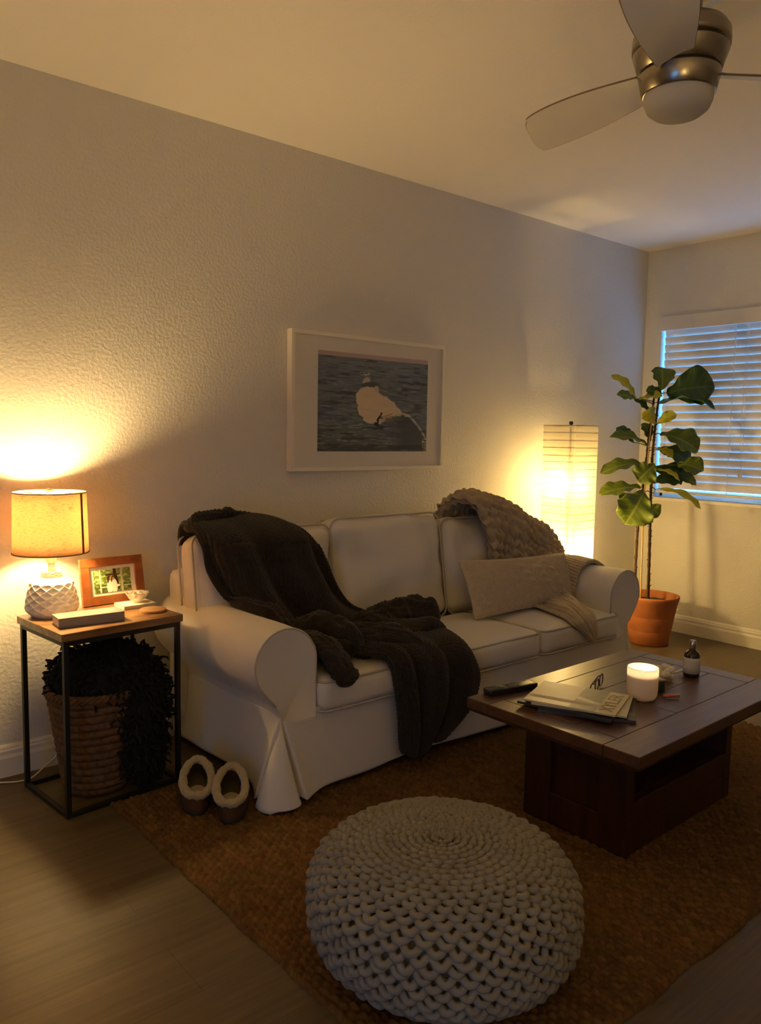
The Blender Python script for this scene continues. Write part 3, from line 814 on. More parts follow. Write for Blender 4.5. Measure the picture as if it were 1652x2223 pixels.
# ---------------- television remote
rm = thing('remote_control', 'black remote control with rows of buttons on the back left table corner', 'remote', (1.962, -1.268, ZT), math.radians(-11.5))
M_plast = mat('black plastic', (.012, .012, .013), .38); M_btn = mat('rubber button', (.10, .098, .095), .55)
P = rrect(.099, .0225, .009, 5)
mb = MB(); mb.add([(x*.97, y*.9, 0) for x, y in P] + [(x, y, .008) for x, y in P] + [(x, y, .017) for x, y in P] + [(x*.985, y*.92, .020) for x, y in P],
   [tuple(range(len(P)))[::-1], tuple(3*len(P)+k for k in range(len(P)))] + [(l*len(P)+k, l*len(P)+(k+1) % len(P), (l+1)*len(P)+(k+1) % len(P), (l+1)*len(P)+k) for l in range(3) for k in range(len(P))])
mb.build('body', M_plast, rm, bevel=.0008)
for i in range(9):
    for j in range(3):
        if i in (3, 4): continue
        MB().box((-.085+i*.013, -.0125+j*.0125, .0208), (.008, .0075, .0022)).build('button', M_btn, rm, bevel=.0008)
mb = MB(); mb.lathe([(.006, .020), (.013, .0202), (.0135, .0222), (.006, .0225)], 24, (-.0395, 0, 0)); mb.build('navigation_ring', M_btn, rm)
MB().box((.052, 0, .0203), (.07, .030, .0006)).build('gloss_panel', mat('gloss black', (.02, .02, .02), .12), rm)

# ---------------- stack of magazines
M_paper = mat('page edges', (.60, .53, .40), .8)
def mag(name, label, cx, cy, z, rot, w, l, t, cover_fn, cat='magazine', edge=M_paper, gloss=.40):
    o = thing(name, label, cat, (cx, cy, z), rot, 'magazines stacked on the coffee table')
    MB().box((0, .001, t/2), (w-.004, l-.003, t-.0012)).build('pages', edge, o)
    nx, ny = 60, 90
    X, Y = np.meshgrid(np.linspace(-w/2, w/2, nx), np.linspace(-l/2, l/2, ny), indexing='ij')
    Cc = cover_fn((X+w/2)/w, (Y+l/2)/l)
    painted('front_cover', np.stack([X, Y, np.full_like(X, t-.0003)+.0006*np.sin(X*30)], -1), Cc, painted_mat(name+' cover', gloss), o, solid=.0005)
    Cb = cover_fn((X+w/2)/w*0, (Y+l/2)/l*0)
    painted('back_cover', np.stack([X, Y, np.full_like(X, .0005)], -1), Cb, painted_mat(name+' back', gloss), o, solid=.0005)
    MB().box((-w/2+.0004, 0, t/2), (.0008, l, t)).build('spine', mat(name+' spine', tuple(Cb[0, 0]), .4), o)
    return o
flat = lambda c: (lambda u, v: np.broadcast_to(np.array(c), u.shape+(3,)))
mr = math.radians(18)
mag('magazine', 'dark magazine at the bottom of the stack, beside the candle', 2.044, -1.512, ZT, mr+.24, .222, .285, .0095, flat((.05, .045, .045)), edge=mat('grey page edges', (.20, .18, .16), .8))
mag('magazine', 'black spined magazine second from the bottom of the stack', 2.010, -1.486, ZT+.0096, mr-.03, .218, .290, .0080, flat((.03, .028, .027)), edge=mat('dark page edges', (.13, .11, .09), .8))
mag('magazine', 'pale magazine just under the one with the big lettered title', 2.030, -1.502, ZT+.0177, mr+.16, .212, .280, .005, flat((.52, .46, .28)))
def cover(u, v):
    c = np.zeros(u.shape+(3,))
    tan = np.array((.55, .47, .29)); pale = np.array((.62, .56, .42)); sea = np.array((.20, .20, .15))
    c[:] = pale*(1-.12*fbm(u*6, v*6)[..., None])
    m = (v > .22) & (v < .50)
    c[m] = (sea*(.7+.6*fbm(u*9, v*14)[..., None]))[m]
    surf = m & (np.abs(u-(.35+.5*(v-.22))) < .04+.03*fbm(u*20, v*20)); c[surf] = (.55, .52, .45)
    c[v < .22] = tan; c[(v > .205) & (v < .22)] = tan*.75
    return c
mg = mag('magazine', 'topmost pale magazine with a tan title band in tall letters', 2.018, -1.489, ZT+.0228, mr+.05, .212, .278, .0055, cover)
M_ink = mat('olive title ink', (.20, .17, .06), .5)
text_mesh('cover_title', 'XYLER', .050, M_ink, mg, Matrix.Translation((0, -.108, .0061)) @ Matrix.Diagonal((1.15, 1.15, 1, 1)))

# ---------------- candle in a frosted tumbler
cn = thing('candle', 'lit white candle in a frosted glass tumbler on the coffee table', 'candle', (2.243, -1.575, ZT))
M_milk = translucent_mat('frosted white glass', (.80, .76, .68), (.90, .84, .74), .55)
r = .0485
prof = [(.001, 0), (.030, 0), (.040, .004), (.0465, .016), (r, .034), (r, .104), (r-.002, .1052), (r-.0035, .103), (r-.0035, .034), (.043, .018), (.036, .008), (.001, .006)]
mb = MB(); mb.lathe(prof, 64, cap=False); mb.build('tumbler', M_milk, cn, smooth=True)
M_wax = translucent_mat('soft wax', (.85, .79, .69), (.9, .8, .68), .35)
mb = MB(); mb.lathe([(.001, .009), (.036, .010), (.0435, .020), (r-.004, .036), (r-.004, .079), (.036, .0785), (.02, .077), (.001, .0765)], 48, cap=False); mb.build('wax', M_wax, cn, smooth=True)
mb = MB(); mb.tube([(.004, -.003, .0765), (.0045, -.003, .083), (.006, -.003, .088)], .0009, 6); mb.build('wick', M_dark, cn)
mb = MB(); mb.lathe([(.0004, .085), (.0028, .088), (.0038, .092), (.003, .098), (.0012, .105), (.0002, .110)], 16, (.0055, -.003, 0), cap=False)
mb.build('flame', emit_mat('candle flame', (1, .72, .42), 150), cn, smooth=True)

# ---------------- amber bottle with a pale label
bo = thing('dark_bottle', 'dark amber bottle with a pale label and a metal cap on the table', 'bottle', (2.603, -1.548, ZT))
M_amber = mat('dark amber glass', (.020, .010, .006), .08, spec=.6)
mb = MB(); mb.lathe([(.001, 0), (.0255, 0), (.0275, .004), (.0275, .074), (.026, .081), (.020, .089), (.0125, .094), (.0105, .099), (.0105, .104)], 40); mb.build('body', M_amber, bo, smooth=True)
a = np.linspace(math.radians(110), math.radians(330), 40)
G = np.stack([np.stack([.02785*np.cos(a), .02785*np.sin(a), np.full_like(a, z)], -1) for z in (.014, .035, .055, .070)])
mb = MB(); mb.grid(G); mb.build('label', mat('pale paper label', (.55, .50, .42), .7), bo, smooth=True, solid=.0003)
mb = MB(); mb.lathe([(.001, .102), (.0108, .102), (.0108, .1285), (.0100, .130), (.001, .130)], 32); mb.build('cap', mat('polished cap', (.55, .42, .36), .22, metal=1), bo, smooth=True, bevel=.0005)

# ---------------- small dark tube with orange end, white crumpled ribbon, folded glasses
jr = thing('small_tin', 'small black cylinder tin standing behind the candle glass', 'tin', (2.362, -1.568, ZT))
mb = MB(); mb.lathe([(.001, 0), (.017, 0), (.0175, .002), (.0175, .034), (.0165, .036), (.001, .036)], 32); mb.build('tin_body', M_plast, jr, smooth=True, bevel=.0004)
mb = MB(); mb.lathe([(.001, .0362), (.0162, .0362), (.016, .040), (.001, .0405)], 32); mb.build('tin_lid', mat('grey tin lid', (.25, .23, .21), .4, metal=.6), jr, smooth=True)
og = thing('lighter', 'small orange red lighter lying right of the candle', 'lighter', (2.322, -1.630, ZT), math.radians(-35))
mb = MB(); mb.tube([(-.024, 0, .0075), (-.023, 0, .0075), (.018, 0, .0075), (.019, 0, .0075)], [.005, .0072, .0072, .006], 12, squash=.8); mb.build('lighter_body', mat('orange plastic', (.45, .10, .035), .3), og, smooth=True)
MB().box((.0245, 0, .0075), (.011, .009, .011)).build('lighter_head', mat('lighter metal', (.4, .38, .36), .3, metal=1), og, bevel=.001)
wr = thing('white_scrunchie', 'crumpled white fabric ribbon between the candle and the bottle', 'ribbon', (2.520, -1.508, ZT))
M_rib = mat('white satin', (.70, .66, .58), .7)
Pth = []
for k in range(150):
    a = k/149*2*PI*2.2
    Pth.append((-.026+.031*math.cos(a)+.005*math.sin(a*3.1), .004+.024*math.sin(a)+.005*math.cos(a*2.3), .014+.018*k/149+.005*math.sin(a*5)))
mb = MB(); mb.tube(Pth, [.0125*(.8+.25*math.sin(k*.9)) for k in range(150)], 8); mb.build('gathered_loop', M_rib, wr, smooth=True)
mb = MB(); mb.tube([(-.01, .006, .012), (.025, .003, .010), (.058, -.004, .012), (.09, -.012, .015)], [.008, .006, .007, .010], 8, squash=.5); mb.build('ribbon_tail', M_rib, wr, smooth=True)
gl = thing('folded_eyeglasses', 'folded thin brown eyeglasses lying between magazines and candle', 'eyeglasses', (2.215, -1.440, ZT), math.radians(22))
M_tort = mat('dark tortoiseshell', (.06, .025, .015), .15, spec=.7); M_lens = M_pane
for s in (-1, 1):
    c = []
    for k in range(40):
        a = 2*PI*k/40
        c.append((s*.031+.025*math.copysign(abs(math.cos(a))**.8, math.cos(a)), .006, .024+.019*math.copysign(abs(math.sin(a))**.8, math.sin(a))))
    mb = MB(); mb.tube(c, .0021, 8, closed=True); mb.build('rim', M_tort, gl, smooth=True)
    m2 = MB(); q = np.array(c); q2 = q.copy(); m2.add(np.vstack([q, q+np.array([0, .0015, 0])]), [tuple(range(40)), tuple(range(40, 80))[::-1]] + [(k, (k+1) % 40, 40+(k+1) % 40, 40+k) for k in range(40)]); m2.build('lens', M_lens, gl)
    mb = MB(); mb.tube([(s*.057, .006, .033), (s*.058, .013, .032), (s*.045, .016+.005*(s > 0), .028), (-s*.03, .018+.006*(s > 0), .020), (-s*.055, .018+.006*(s > 0), .010)], .0022, 8); mb.build('temple', M_tort, gl, smooth=True)
mb = MB(); mb.tube([(-.007, .006, .030), (0, .005, .034), (.007, .006, .030)], .002, 8); mb.build('bridge', M_tort, gl, smooth=True)
LEAVES=[[4.377,-0.332,1.53,4.411,-0.304,1.668,0.759,-0.648,-0.057,0.127,1],[4.378,-0.363,1.51,4.483,-0.604,1.548,-0.216,-0.242,-0.946,0.215,0],[4.336,-0.333,1.457,4.451,-0.633,1.419,-0.921,-0.329,-0.207,0.11,0],[4.371,-0.325,1.453,4.678,-0.461,1.482,-0.345,-0.855,-0.386,0.072,1],[4.241,-0.253,1.466,4.148,-0.129,1.613,0.87,0.078,0.486,0.066,2],[4.235,-0.247,1.471,4.108,-0.203,1.491,0.294,0.47,0.833,0.061,1],[4.246,-0.256,1.469,4.285,-0.392,1.486,-0.788,-0.295,-0.541,0.072,2],[4.299,-0.315,1.358,4.231,-0.243,1.471,0.887,0.152,0.436,0.055,0],[4.291,-0.352,1.325,4.219,-0.345,1.415,0.724,-0.328,0.607,0.094,2],[4.295,-0.356,1.325,4.323,-0.464,1.382,-0.187,-0.496,-0.848,0.066,2],[4.288,-0.329,1.182,4.054,-0.202,1.241,0.503,0.692,0.518,0.094,1],[4.214,-0.262,1.208,4.182,-0.158,1.3,0.904,-0.094,0.418,0.072,0],[4.313,-0.306,1.215,4.316,-0.254,1.331,0.899,-0.408,0.158,0.072,1],[4.339,-0.36,1.271,4.431,-0.555,1.172,-0.776,-0.044,-0.629,0.16,1],[4.368,-0.331,1.174,4.521,-0.47,1.097,-0.566,-0.181,-0.805,0.127,0],[4.291,-0.37,1.183,4.331,-0.451,1.123,-0.891,-0.116,-0.439,0.072,2],[4.406,-0.44,1.086,4.448,-0.585,1.053,-0.655,-0.018,-0.756,0.116,1],[4.275,-0.33,1.083,4.0,-0.183,1.028,0.316,0.789,0.526,0.094,1],[4.268,-0.376,1.085,4.166,-0.329,0.986,-0.315,0.687,0.655,0.138,1],[4.327,-0.325,1.049,4.53,-0.489,1.009,-0.459,-0.372,-0.807,0.121,0],[4.262,-0.388,1.058,4.339,-0.5,0.994,-0.853,-0.381,-0.357,0.055,2],[4.235,-0.313,0.951,3.99,-0.19,0.906,0.271,0.756,0.596,0.099,1],[4.141,-0.212,0.914,4.184,-0.257,0.849,-0.812,0.056,-0.58,0.072,1],[4.203,-0.355,0.927,4.064,-0.328,0.737,-0.563,0.652,0.508,0.204,1],[4.275,-0.374,0.942,4.388,-0.615,0.838,-0.885,-0.246,-0.394,0.066,2],[4.418,-0.462,0.99,4.489,-0.524,0.973,-0.496,-0.34,-0.799,0.05,1],[4.304,-0.308,0.831,4.366,-0.367,0.777,-0.657,0.009,-0.754,0.088,1],[4.328,-0.347,1.511,4.259,-0.3,1.523,0.252,0.136,0.958,0.055,0],[4.309,-0.346,0.981,4.427,-0.469,0.999,-0.409,-0.501,-0.763,0.11,0],[4.337,-0.354,1.506,4.291,-0.326,1.526,0.405,-0.001,0.914,0.044,0]]
TA=[[4.19,-0.329,0.326],[4.223,-0.31,0.69],[4.252,-0.309,0.883],[4.28,-0.309,1.077],[4.301,-0.305,1.242],[4.319,-0.306,1.353],[4.338,-0.306,1.485]]
TB=[[4.218,-0.404,0.327],[4.238,-0.385,0.614],[4.253,-0.37,0.832],[4.271,-0.354,1.078],[4.29,-0.348,1.243],[4.316,-0.346,1.434],[4.333,-0.35,1.517]]
ST=[[4.161,-0.397,0.318],[4.204,-0.36,0.889],[4.265,-0.351,1.365]]
# ================================================================== side table
sr = math.radians(6)
ST_ = (.985, -.275, 0)
st = thing('side_table', 'small side table with wood top and black metal frame left of the sofa', 'side table', ST_, sr)
sw, sd, sh = .428, .345, .600
M_top = wood_mat('warm acacia top', (.13, .055, .020), (.36, .19, .075), (4, 26, 26), .32, coat=.25, scale=1.4)
MB().box((0, 0, sh-.013), (sw, sd, .026)).build('table_top', M_top, st, bevel=.003)
q = .016; lx, ly = sw/2-.016, sd/2-.014
for x in (-lx, lx):
    for y in (-ly, ly): MB().box((x, y, (sh-.026)/2), (q, q, sh-.026)).build('leg', M_black_metal, st, bevel=.001)
for y in (-ly, ly): MB().box((0, y, q/2), (2*lx-q, q, q)).build('floor_bar', M_black_metal, st, bevel=.001)
for x in (-lx, lx): MB().box((x, 0, q/2), (q, 2*ly-q, q)).build('floor_bar', M_black_metal, st, bevel=.001)
for y in (-ly, ly): MB().box((0, y, sh-.026-q/2), (2*lx-q, q, q)).build('top_bar', M_black_metal, st, bevel=.001)
for x in (-lx, lx): MB().box((x, 0, sh-.026-q/2), (q, 2*ly-q, q)).build('top_bar', M_black_metal, st, bevel=.001)
ZS = sh+.0005

# ---------------- table lamp
tl = thing('table_lamp', 'lit table lamp with linen drum shade and white faceted ceramic base', 'lamp', (.855, -.178, ZS))
M_cer = mat('white ceramic', (.88, .84, .78), .35, spec=.5)
def lampbase():
    n = 440; zs = np.linspace(0, .150, 220)
    pr = np.array([(0, .064), (.006, .071), (.020, .083), (.032, .086), (.050, .0835), (.075, .0785), (.103, .0715), (.113, .068), (.119, .060), (.127, .040), (.131, .034), (.150, .033)])
    rad = np.interp(zs, pr[:, 0], pr[:, 1])
    for _ in range(3): rad = np.convolve(np.pad(rad, 1, 'edge'), [.25, .5, .25], 'valid')
    th = np.linspace(0, 2*PI, n, endpoint=False)
    Z, T_ = np.meshgrid(zs, th, indexing='ij')
    def dia(N, pitch, z0, z1, amp):
        a = T_*N/(2*PI); b = (Z-z0)/pitch
        p = (a+b) % 1; s = (a-b) % 1
        hgt = np.minimum(np.minimum(p, 1-p), np.minimum(s, 1-s))*2
        ridge = np.exp(-(hgt/.12)**2)
        return np.where((Z > z0) & (Z < z1), -amp*(1-hgt)*.0 - amp*hgt + amp*.25*ridge, 0)
    d = dia(12, .027, .012, .1125, .0065) + dia(9, .010, .133, .149, .003)
    G = np.stack([(rad[:, None]+d)*np.cos(T_), (rad[:, None]+d)*np.sin(T_), Z], -1)
    mb = MB(); b = mb.grid(G, closed_v=True); mb.f.append(tuple(b+k for k in range(n))[::-1]); mb.f.append(tuple(b+219*n+k for k in range(n)))
    mb.build('ceramic_base', M_cer, tl)
lampbase()
mb = MB(); mb.lathe([(.011, .150), (.011, .178), (.017, .180), (.017, .286), (.010, .288)], 24); mb.build('socket', mat('pale socket', (.66, .62, .54), .35), tl, smooth=True, bevel=.0005)
M_linen = translucent_mat('linen lampshade', (.62, .48, .32), (.70, .49, .30), .36, var=.55, vscale=85, vstretch=(1, 1, 4))
s0, s1, sr_ = .215, .418, .121
mb = MB(); a = np.linspace(0, 2*PI, 96, endpoint=False)
G = np.stack([np.stack([(sr_-.001*k)*np.cos(a), (sr_-.001*k)*np.sin(a), np.full_like(a, z)], -1) for k, z in enumerate(np.linspace(s0, s1, 6))])
mb.grid(G, closed_v=True); shade = mb.build('lamp_shade', M_linen, tl, smooth=True, solid=.0012)
M_trimt = mat('shade trim', (.20, .13, .06), .8)
for z, rr in ((s0, sr_), (s1, sr_-.005)):
    mb = MB(); mb.tube([(rr*math.cos(k), rr*math.sin(k), z) for k in a], .0022, 6, closed=True); mb.build('trim_ring', M_trimt if z == s0 else mat('pale shade trim', (.6, .5, .35), .8), shade, smooth=True)
va = math.radians(-52)
mb = MB(); 
for s_ in (-.022, .022): mb.tube([((sr_+.0012-.005*t)*math.cos(va+s_), (sr_+.0012-.005*t)*math.sin(va+s_), s0+(s1-s0)*t) for t in (0, .5, 1)], .0022, 6)
mb.build('seam_strip', M_trimt, shade)
mb = MB()
for k in range(3):
    t = k*2*PI/3; mb.tube([(.006*math.cos(t), .006*math.sin(t), s1-.012), ((sr_-.007)*math.cos(t), (sr_-.007)*math.sin(t), s1-.003)], .0016, 6)
mb.tube([(0, .03, .235), (0, .052, .29), (0, .052, .38), (0, .02, s1-.01), (0, 0, s1-.006)], .0016, 6); mb.tube([(0, -.03, .235), (0, -.052, .29), (0, -.052, .38), (0, -.02, s1-.01), (0, 0, s1-.006)], .0016, 6)
mb.build('harp', M_steel, tl)
mb = MB(); mb.lathe([(.002, s1-.008), (.010, s1-.006), (.014, s1+.002), (.012, s1+.010), (.004, s1+.014), (.0005, s1+.0145)], 24); mb.build('finial', mat('clear finial', (.75, .70, .6), .2), tl, smooth=True)
TABLE_E, PAPER_E, FILL_E = 500.0, 480.0, 85.0
WARM = (1.0, .69, .285); WARM2 = (1.0, .70, .26)
mb = MB(); mb.lathe([(.001, .287), (.012, .290), (.015, .304), (.026, .329), (.028, .346), (.023, .364), (.012, .374), (.001, .376)], 24); mb.build('bulb', emit_mat('table lamp bulb', WARM, TABLE_E), tl, smooth=True)

# ---------------- framed photograph on the side table
ff = thing('photo_frame', 'brown wooden photo frame of two people standing on the side table', 'photo frame', (1.092, -.127, ZS), math.radians(3))
M_fr = wood_mat('reddish brown wood', (.16, .045, .012), (.34, .115, .030), (12, 12, 12), .35, coat=.3)
tilt = Matrix.Rotation(math.radians(-11), 4, 'X')
fw_, fh_, b_ = .236, .170, .032
def tbox(c, d, name, m, par, **k):
    mb = MB(); v = tilt @ Vector(c); mb.box(tuple(v), d, tilt); return mb.build(name, m, par, **k)
for c, d in (((0, 0, b_/2+.001), (fw_, .016, b_)), ((0, 0, fh_-b_/2), (fw_, .016, b_)), ((-fw_/2+b_/2, 0, fh_/2), (b_, .016, fh_-2*b_)), ((fw_/2-b_/2, 0, fh_/2), (b_, .016, fh_-2*b_))): tbox(c, d, 'frame_rail', M_fr, ff, bevel=.0015)
tbox((0, .003, fh_/2), (fw_-2*b_+.006, .004, fh_-2*b_+.006), 'mat_board', mat('cream mat board', (.80, .76, .66), .8), ff)
tbox((0, .0075, fh_/2), (fw_-.02, .003, fh_-.02), 'backing', M_dkwood2, ff)
mb = MB(); mb.box((.0, .040, .055), (.05, .004, .112), Matrix.Rotation(math.radians(22), 4, 'X')); mb.build('easel_leg', M_dkwood2, ff)
def pic(u, v):
    n = fbm(u*14, v*14, 4)[..., None]
    c = np.array((.16, .22, .05))*(.35+1.3*n) + np.array((.45, .50, .22))*np.clip(n-.52, 0, 1)*3
    c = np.where((v < .35)[..., None], c*.55, c)
    for x, w_, col in ((.17, .018, (.62, .58, .44)), (.75, .03, (.48, .44, .30))): c[np.abs(u-x) < w_] = col
    tr = (u > .53+.0*v) & (u < .68) & (u < .70-.10*(v)) ; c[tr & (v > .10)] = (.035, .02, .02)
    c[(v < .18) & (u > .20) & (u < .34) & ((u*60 % 1) < .35)] = (.05, .06, .02)
    c[(np.abs(v-.24) < .02) & ((u > .18) & (u < .34) | (u > .8))] = (.6, .58, .42)
    for x, y, rx, ry, col in ((.41, .22, .075, .30, (.74, .70, .60)), (.54, .25, .08, .30, (.74, .69, .58)), (.64, .26, .06, .05, (.74, .70, .62)),
                              (.40, .60, .05, .10, (.07, .03, .02)), (.375, .50, .025, .10, (.07, .03, .02)), (.44, .58, .022, .06, (.45, .24, .15)), (.52, .62, .045, .085, (.09, .04, .025)), (.525, .57, .028, .06, (.42, .20, .12)), (.47, .52, .02, .09, (.08, .035, .02))):
        c[((u-x)/rx)**2 + ((v-y)/ry)**2 < 1] = col
    return c
U, V = np.meshgrid(np.linspace(0, 1, 150), np.linspace(0, 1, 110), indexing='ij')
pw, ph = .140, .084
P = np.stack([(U-.5)*pw, np.full_like(U, -.0002), fh_/2+(V-.5)*ph], -1)
P = P @ np.array(tilt.to_3x3()).T
painted('photo_print', P, pic(U, V), painted_mat('photo print', .25), ff, solid=.0006)
M_pglass = window_pane_mat()

# ---------------- books, bowl, coaster
bk = thing('book', 'thick pale grey book at the front edge of the side table', 'book', (.915, -.352, ZS), math.radians(-3))
M_bk = mat('pale grey cloth cover', (.25, .225, .195), .6); M_bk2 = mat('book pages', (.62, .57, .48), .8)
MB().box((0, .0005, .0155), (.205, .076, .026)).build('pages', M_bk2, bk)
U2, V2 = np.meshgrid(np.linspace(0, 1, 80), np.linspace(0, 1, 40), indexing='ij')
cc = np.array((.33, .31, .29))*(.75+.5*fbm(U2*16, V2*12, 4)[..., None])
painted('front_cover', np.stack([(U2-.5)*.210, (V2-.5)*.082, np.full_like(U2, .0298)], -1), cc, painted_mat('book cover', .3, .2), bk, solid=.0022)
MB().box((0, 0, .0013), (.210, .082, .0026)).build('back_cover', M_bk, bk)
MB().box((0, -.0405, .0155), (.210, .0024, .029)).build('spine', M_bk, bk)
wb = thing('small_white_book', 'small flat cream book under the glass bowl on the side table', 'book', (1.133, -.213, ZS), math.radians(2))
MB().box((0, 0, .0065), (.116, .080, .0105)).build('pages', M_bk2, wb)
for z in (.0007, .0123): MB().box((0, 0, z), (.120, .085, .0014)).build('cover', mat('cream cover', (.70, .64, .50), .5), wb)
MB().box((-.0593, 0, .0065), (.0014, .085, .0130)).build('spine', mat('cream spine', (.70, .64, .50), .5), wb)
def cut_glass():
    m = bpy.data.materials.new('cut glass'); m.use_nodes = True; nt = m.node_tree; b = nt.nodes['Principled BSDF']
    b.inputs['Base Color'].default_value = (.85, .80, .70, 1); b.inputs['Roughness'].default_value = .08
    t = nd(nt, 'ShaderNodeBsdfTransparent'); mx = nd(nt, 'ShaderNodeMixShader'); mx.inputs[0].default_value = .68
    nt.links.new(b.outputs[0], mx.inputs[1]); nt.links.new(t.outputs[0], mx.inputs[2]); nt.links.new(mx.outputs[0], nt.nodes['Material Output'].inputs[0])
    return m
gb = thing('glass_bowl', 'small scalloped clear glass bowl standing on the cream book', 'bowl', (1.140, -.212, ZS+.0136))
n = 72; a = np.linspace(0, 2*PI, n, endpoint=False)
pr = [(.001, 0), (.016, .0), (.018, .003), (.026, .012), (.034, .024), (.040, .034), (.0425, .037), (.040, .0365), (.031, .0235), (.023, .0125), (.012, .006), (.001, .0055)]
G = np.stack([np.stack([r_*(1+.05*np.cos(9*a)*(z/.037))*np.cos(a), r_*(1+.05*np.cos(9*a)*(z/.037))*np.sin(a), np.full_like(a, z)], -1) for r_, z in pr])
mb = MB(); mb.grid(G, closed_v=True); mb.build('bowl_body', cut_glass(), gb, smooth=True)
M_sh = mat('shell', (.62, .47, .33), .5, col2=(.36, .18, .09), vscale=90)
for k, (x, y, z, s_, rz, lab) in enumerate(((-.010, -.004, .022, .013, .4, 'brown striped seashell at the left in the glass bowl'), (.012, .006, .024, .012, 2.0, 'pale seashell leaning right in the glass bowl'), (.003, -.014, .020, .010, 4.0, 'small seashell at the front of the glass bowl'))):
    o = thing('seashell', lab, 'shell', (1.140+x, -.212+y, ZS+.0136+z), rz, 'seashells in the glass bowl')
    pt = [(.0, 0, 0)]; P = []; R_ = []
    for i in range(60):
        t = i/59; an = t*5*PI; P.append((s_*(1-t)*.75*math.cos(an), s_*(1-t)*.75*math.sin(an), s_*t*1.5)); R_.append(s_*(1-t)*.62+.0006)
    mb = MB(); mb.tube(P, R_, 10); mb.build('shell_body', M_sh if k != 1 else mat('pale shell', (.72, .62, .50), .45), o, smooth=True)
ck = thing('cork_coaster', 'round brown cork coaster at the right of the side table', 'coaster', (1.150, -.325, ZS))
mb = MB(); mb.lathe([(.001, 0), (.044, 0), (.045, .001), (.045, .0075), (.044, .0085), (.001, .0085)], 48); mb.build('cork_disc', mat('cork', (.36, .21, .095), .85, col2=(.24, .12, .05), vscale=240, bump=.3, bscale=300), ck)
tag(ck.children[0], None)

# ---------------- woven basket and the black shaggy blanket in it
bs = thing('woven_basket', 'tall woven seagrass basket under the side table', 'basket', (.962, -.272, .001))
M_bsk = mat('seagrass braid', (.17, .085, .040), .9, col2=(.075, .035, .016), vscale=40, bump=.5, bscale=260, bdist=.002)
def basket():
    nz, n = 190, 260
    zs = np.linspace(0, .345, nz); rad = .104 + .046*(zs/.345)**1.2 - .012*np.exp(-(zs/.02)**2)
    th = np.linspace(0, 2*PI, n, endpoint=False)
    Z, T_ = np.meshgrid(zs, th, indexing='ij'); pv = .0265; k = np.floor(Z/pv)
    h = np.abs(np.sin(PI*Z/pv))**.6*(.45+.55*np.abs(np.sin(T_*13+PI/2*(k % 2)+(Z/pv % 1-.5)*1.0))**.6)
    G = np.stack([(rad[:, None]+h*.011)*np.cos(T_), (rad[:, None]+h*.011)*np.sin(T_), Z+.004*np.sin(T_*3)*(Z/.345)], -1)
    Gi = np.stack([(rad[:, None]-.006)*np.cos(T_), (rad[:, None]-.006)*np.sin(T_), np.maximum(Z, .006)], -1)[::-1]
    mb = MB(); b = mb.grid(np.concatenate([G, Gi]), closed_v=True); mb.f.append(tuple(b+j for j in range(n))[::-1]); mb.f.append(tuple(b+(2*nz-1)*n+j for j in range(n)))
    mb.build('basket_wall', M_bsk, bs, smooth=True, fix=False)
    mb = MB()
    for ph in (0, PI*2/3, PI*4/3):
        a = np.linspace(0, 2*PI, 400, endpoint=False)
        mb.tube(np.stack([(.151+.008*np.cos(a*16+ph))*np.cos(a), (.151+.008*np.cos(a*16+ph))*np.sin(a), .350+.008*np.sin(a*16+ph)], 1), .0075, 7, closed=True)
    mb.build('braided_rim', M_bsk, bs, smooth=True)
basket()
bb = thing('black_shaggy_blanket', 'black shaggy throw blanket spilling out of the woven basket', 'blanket', (1.03, -.30, .3))
M_blk = mat('black shaggy wool', (.0045, .0045, .005), .95, bump=.5, bscale=200)
def lump(spheres, n=26000):
    pts = []; 
    mb = MB()
    for (c, r) in spheres:
        nu, nv = 40, 60
        u = np.linspace(0.02, PI-.02, nu)[:, None]; v = np.linspace(0, 2*PI, nv, endpoint=False)[None, :]
        D = np.stack([np.sin(u)*np.cos(v), np.sin(u)*np.sin(v), np.cos(u)+0*v], -1)
        q = np.array(c)+D*np.array(r)*(1+.16*(fbm(D[..., 0]*5+c[0]*30+9, D[..., 1]*5+D[..., 2]*4+9, 3)-.5))[..., None]
        mb.grid(q, closed_v=True)
    W(mb, 'blanket_body', M_blk, bb, smooth=True, fix=True)
    mb = MB(); S = spheres; tot = 0
    while tot < 1500:
        c, r = S[rng.integers(len(S))]; d = rng.normal(size=3); d /= np.linalg.norm(d)
        p = np.array(c)+d*np.array(r)*1.0
        if any(np.sum(((p-np.array(c2))/(np.array(r2)))**2) < .85 for c2, r2 in S): continue
        if p[2] < .03: continue
        x = rng.normal(size=3)*.5; P = []
        ln = .016+.016*rng.random()
        for t in np.linspace(0, 1, 6): P.append(p + d*(.010*math.sin(t*3)+t*ln*.45) + x*ln*t*.9 + np.array([0, 0, -.016*t*t]) + .004*np.array([math.sin(t*9), math.cos(t*9), 0]))
        mb.tube(P, [.0042, .0048, .0046, .0042, .0035, .002], 5); tot += 1
    W(mb, 'shaggy_pile', M_blk, bb, smooth=True, fix=False)
lump([((.93, -.27, .405), (.112, .105, .085)), ((1.02, -.265, .425), (.10, .10, .085)), ((1.09, -.29, .385), (.085, .095, .085)), ((1.14, -.31, .31), (.058, .085, .10)), ((1.125, -.335, .205), (.058, .070, .135)), ((1.095, -.345, .10), (.062, .058, .095)), ((1.06, -.385, .30), (.075, .04, .12)), ((1.075, -.39, .17), (.060, .035, .12)), ((.99, -.36, .38), (.10, .06, .07))])

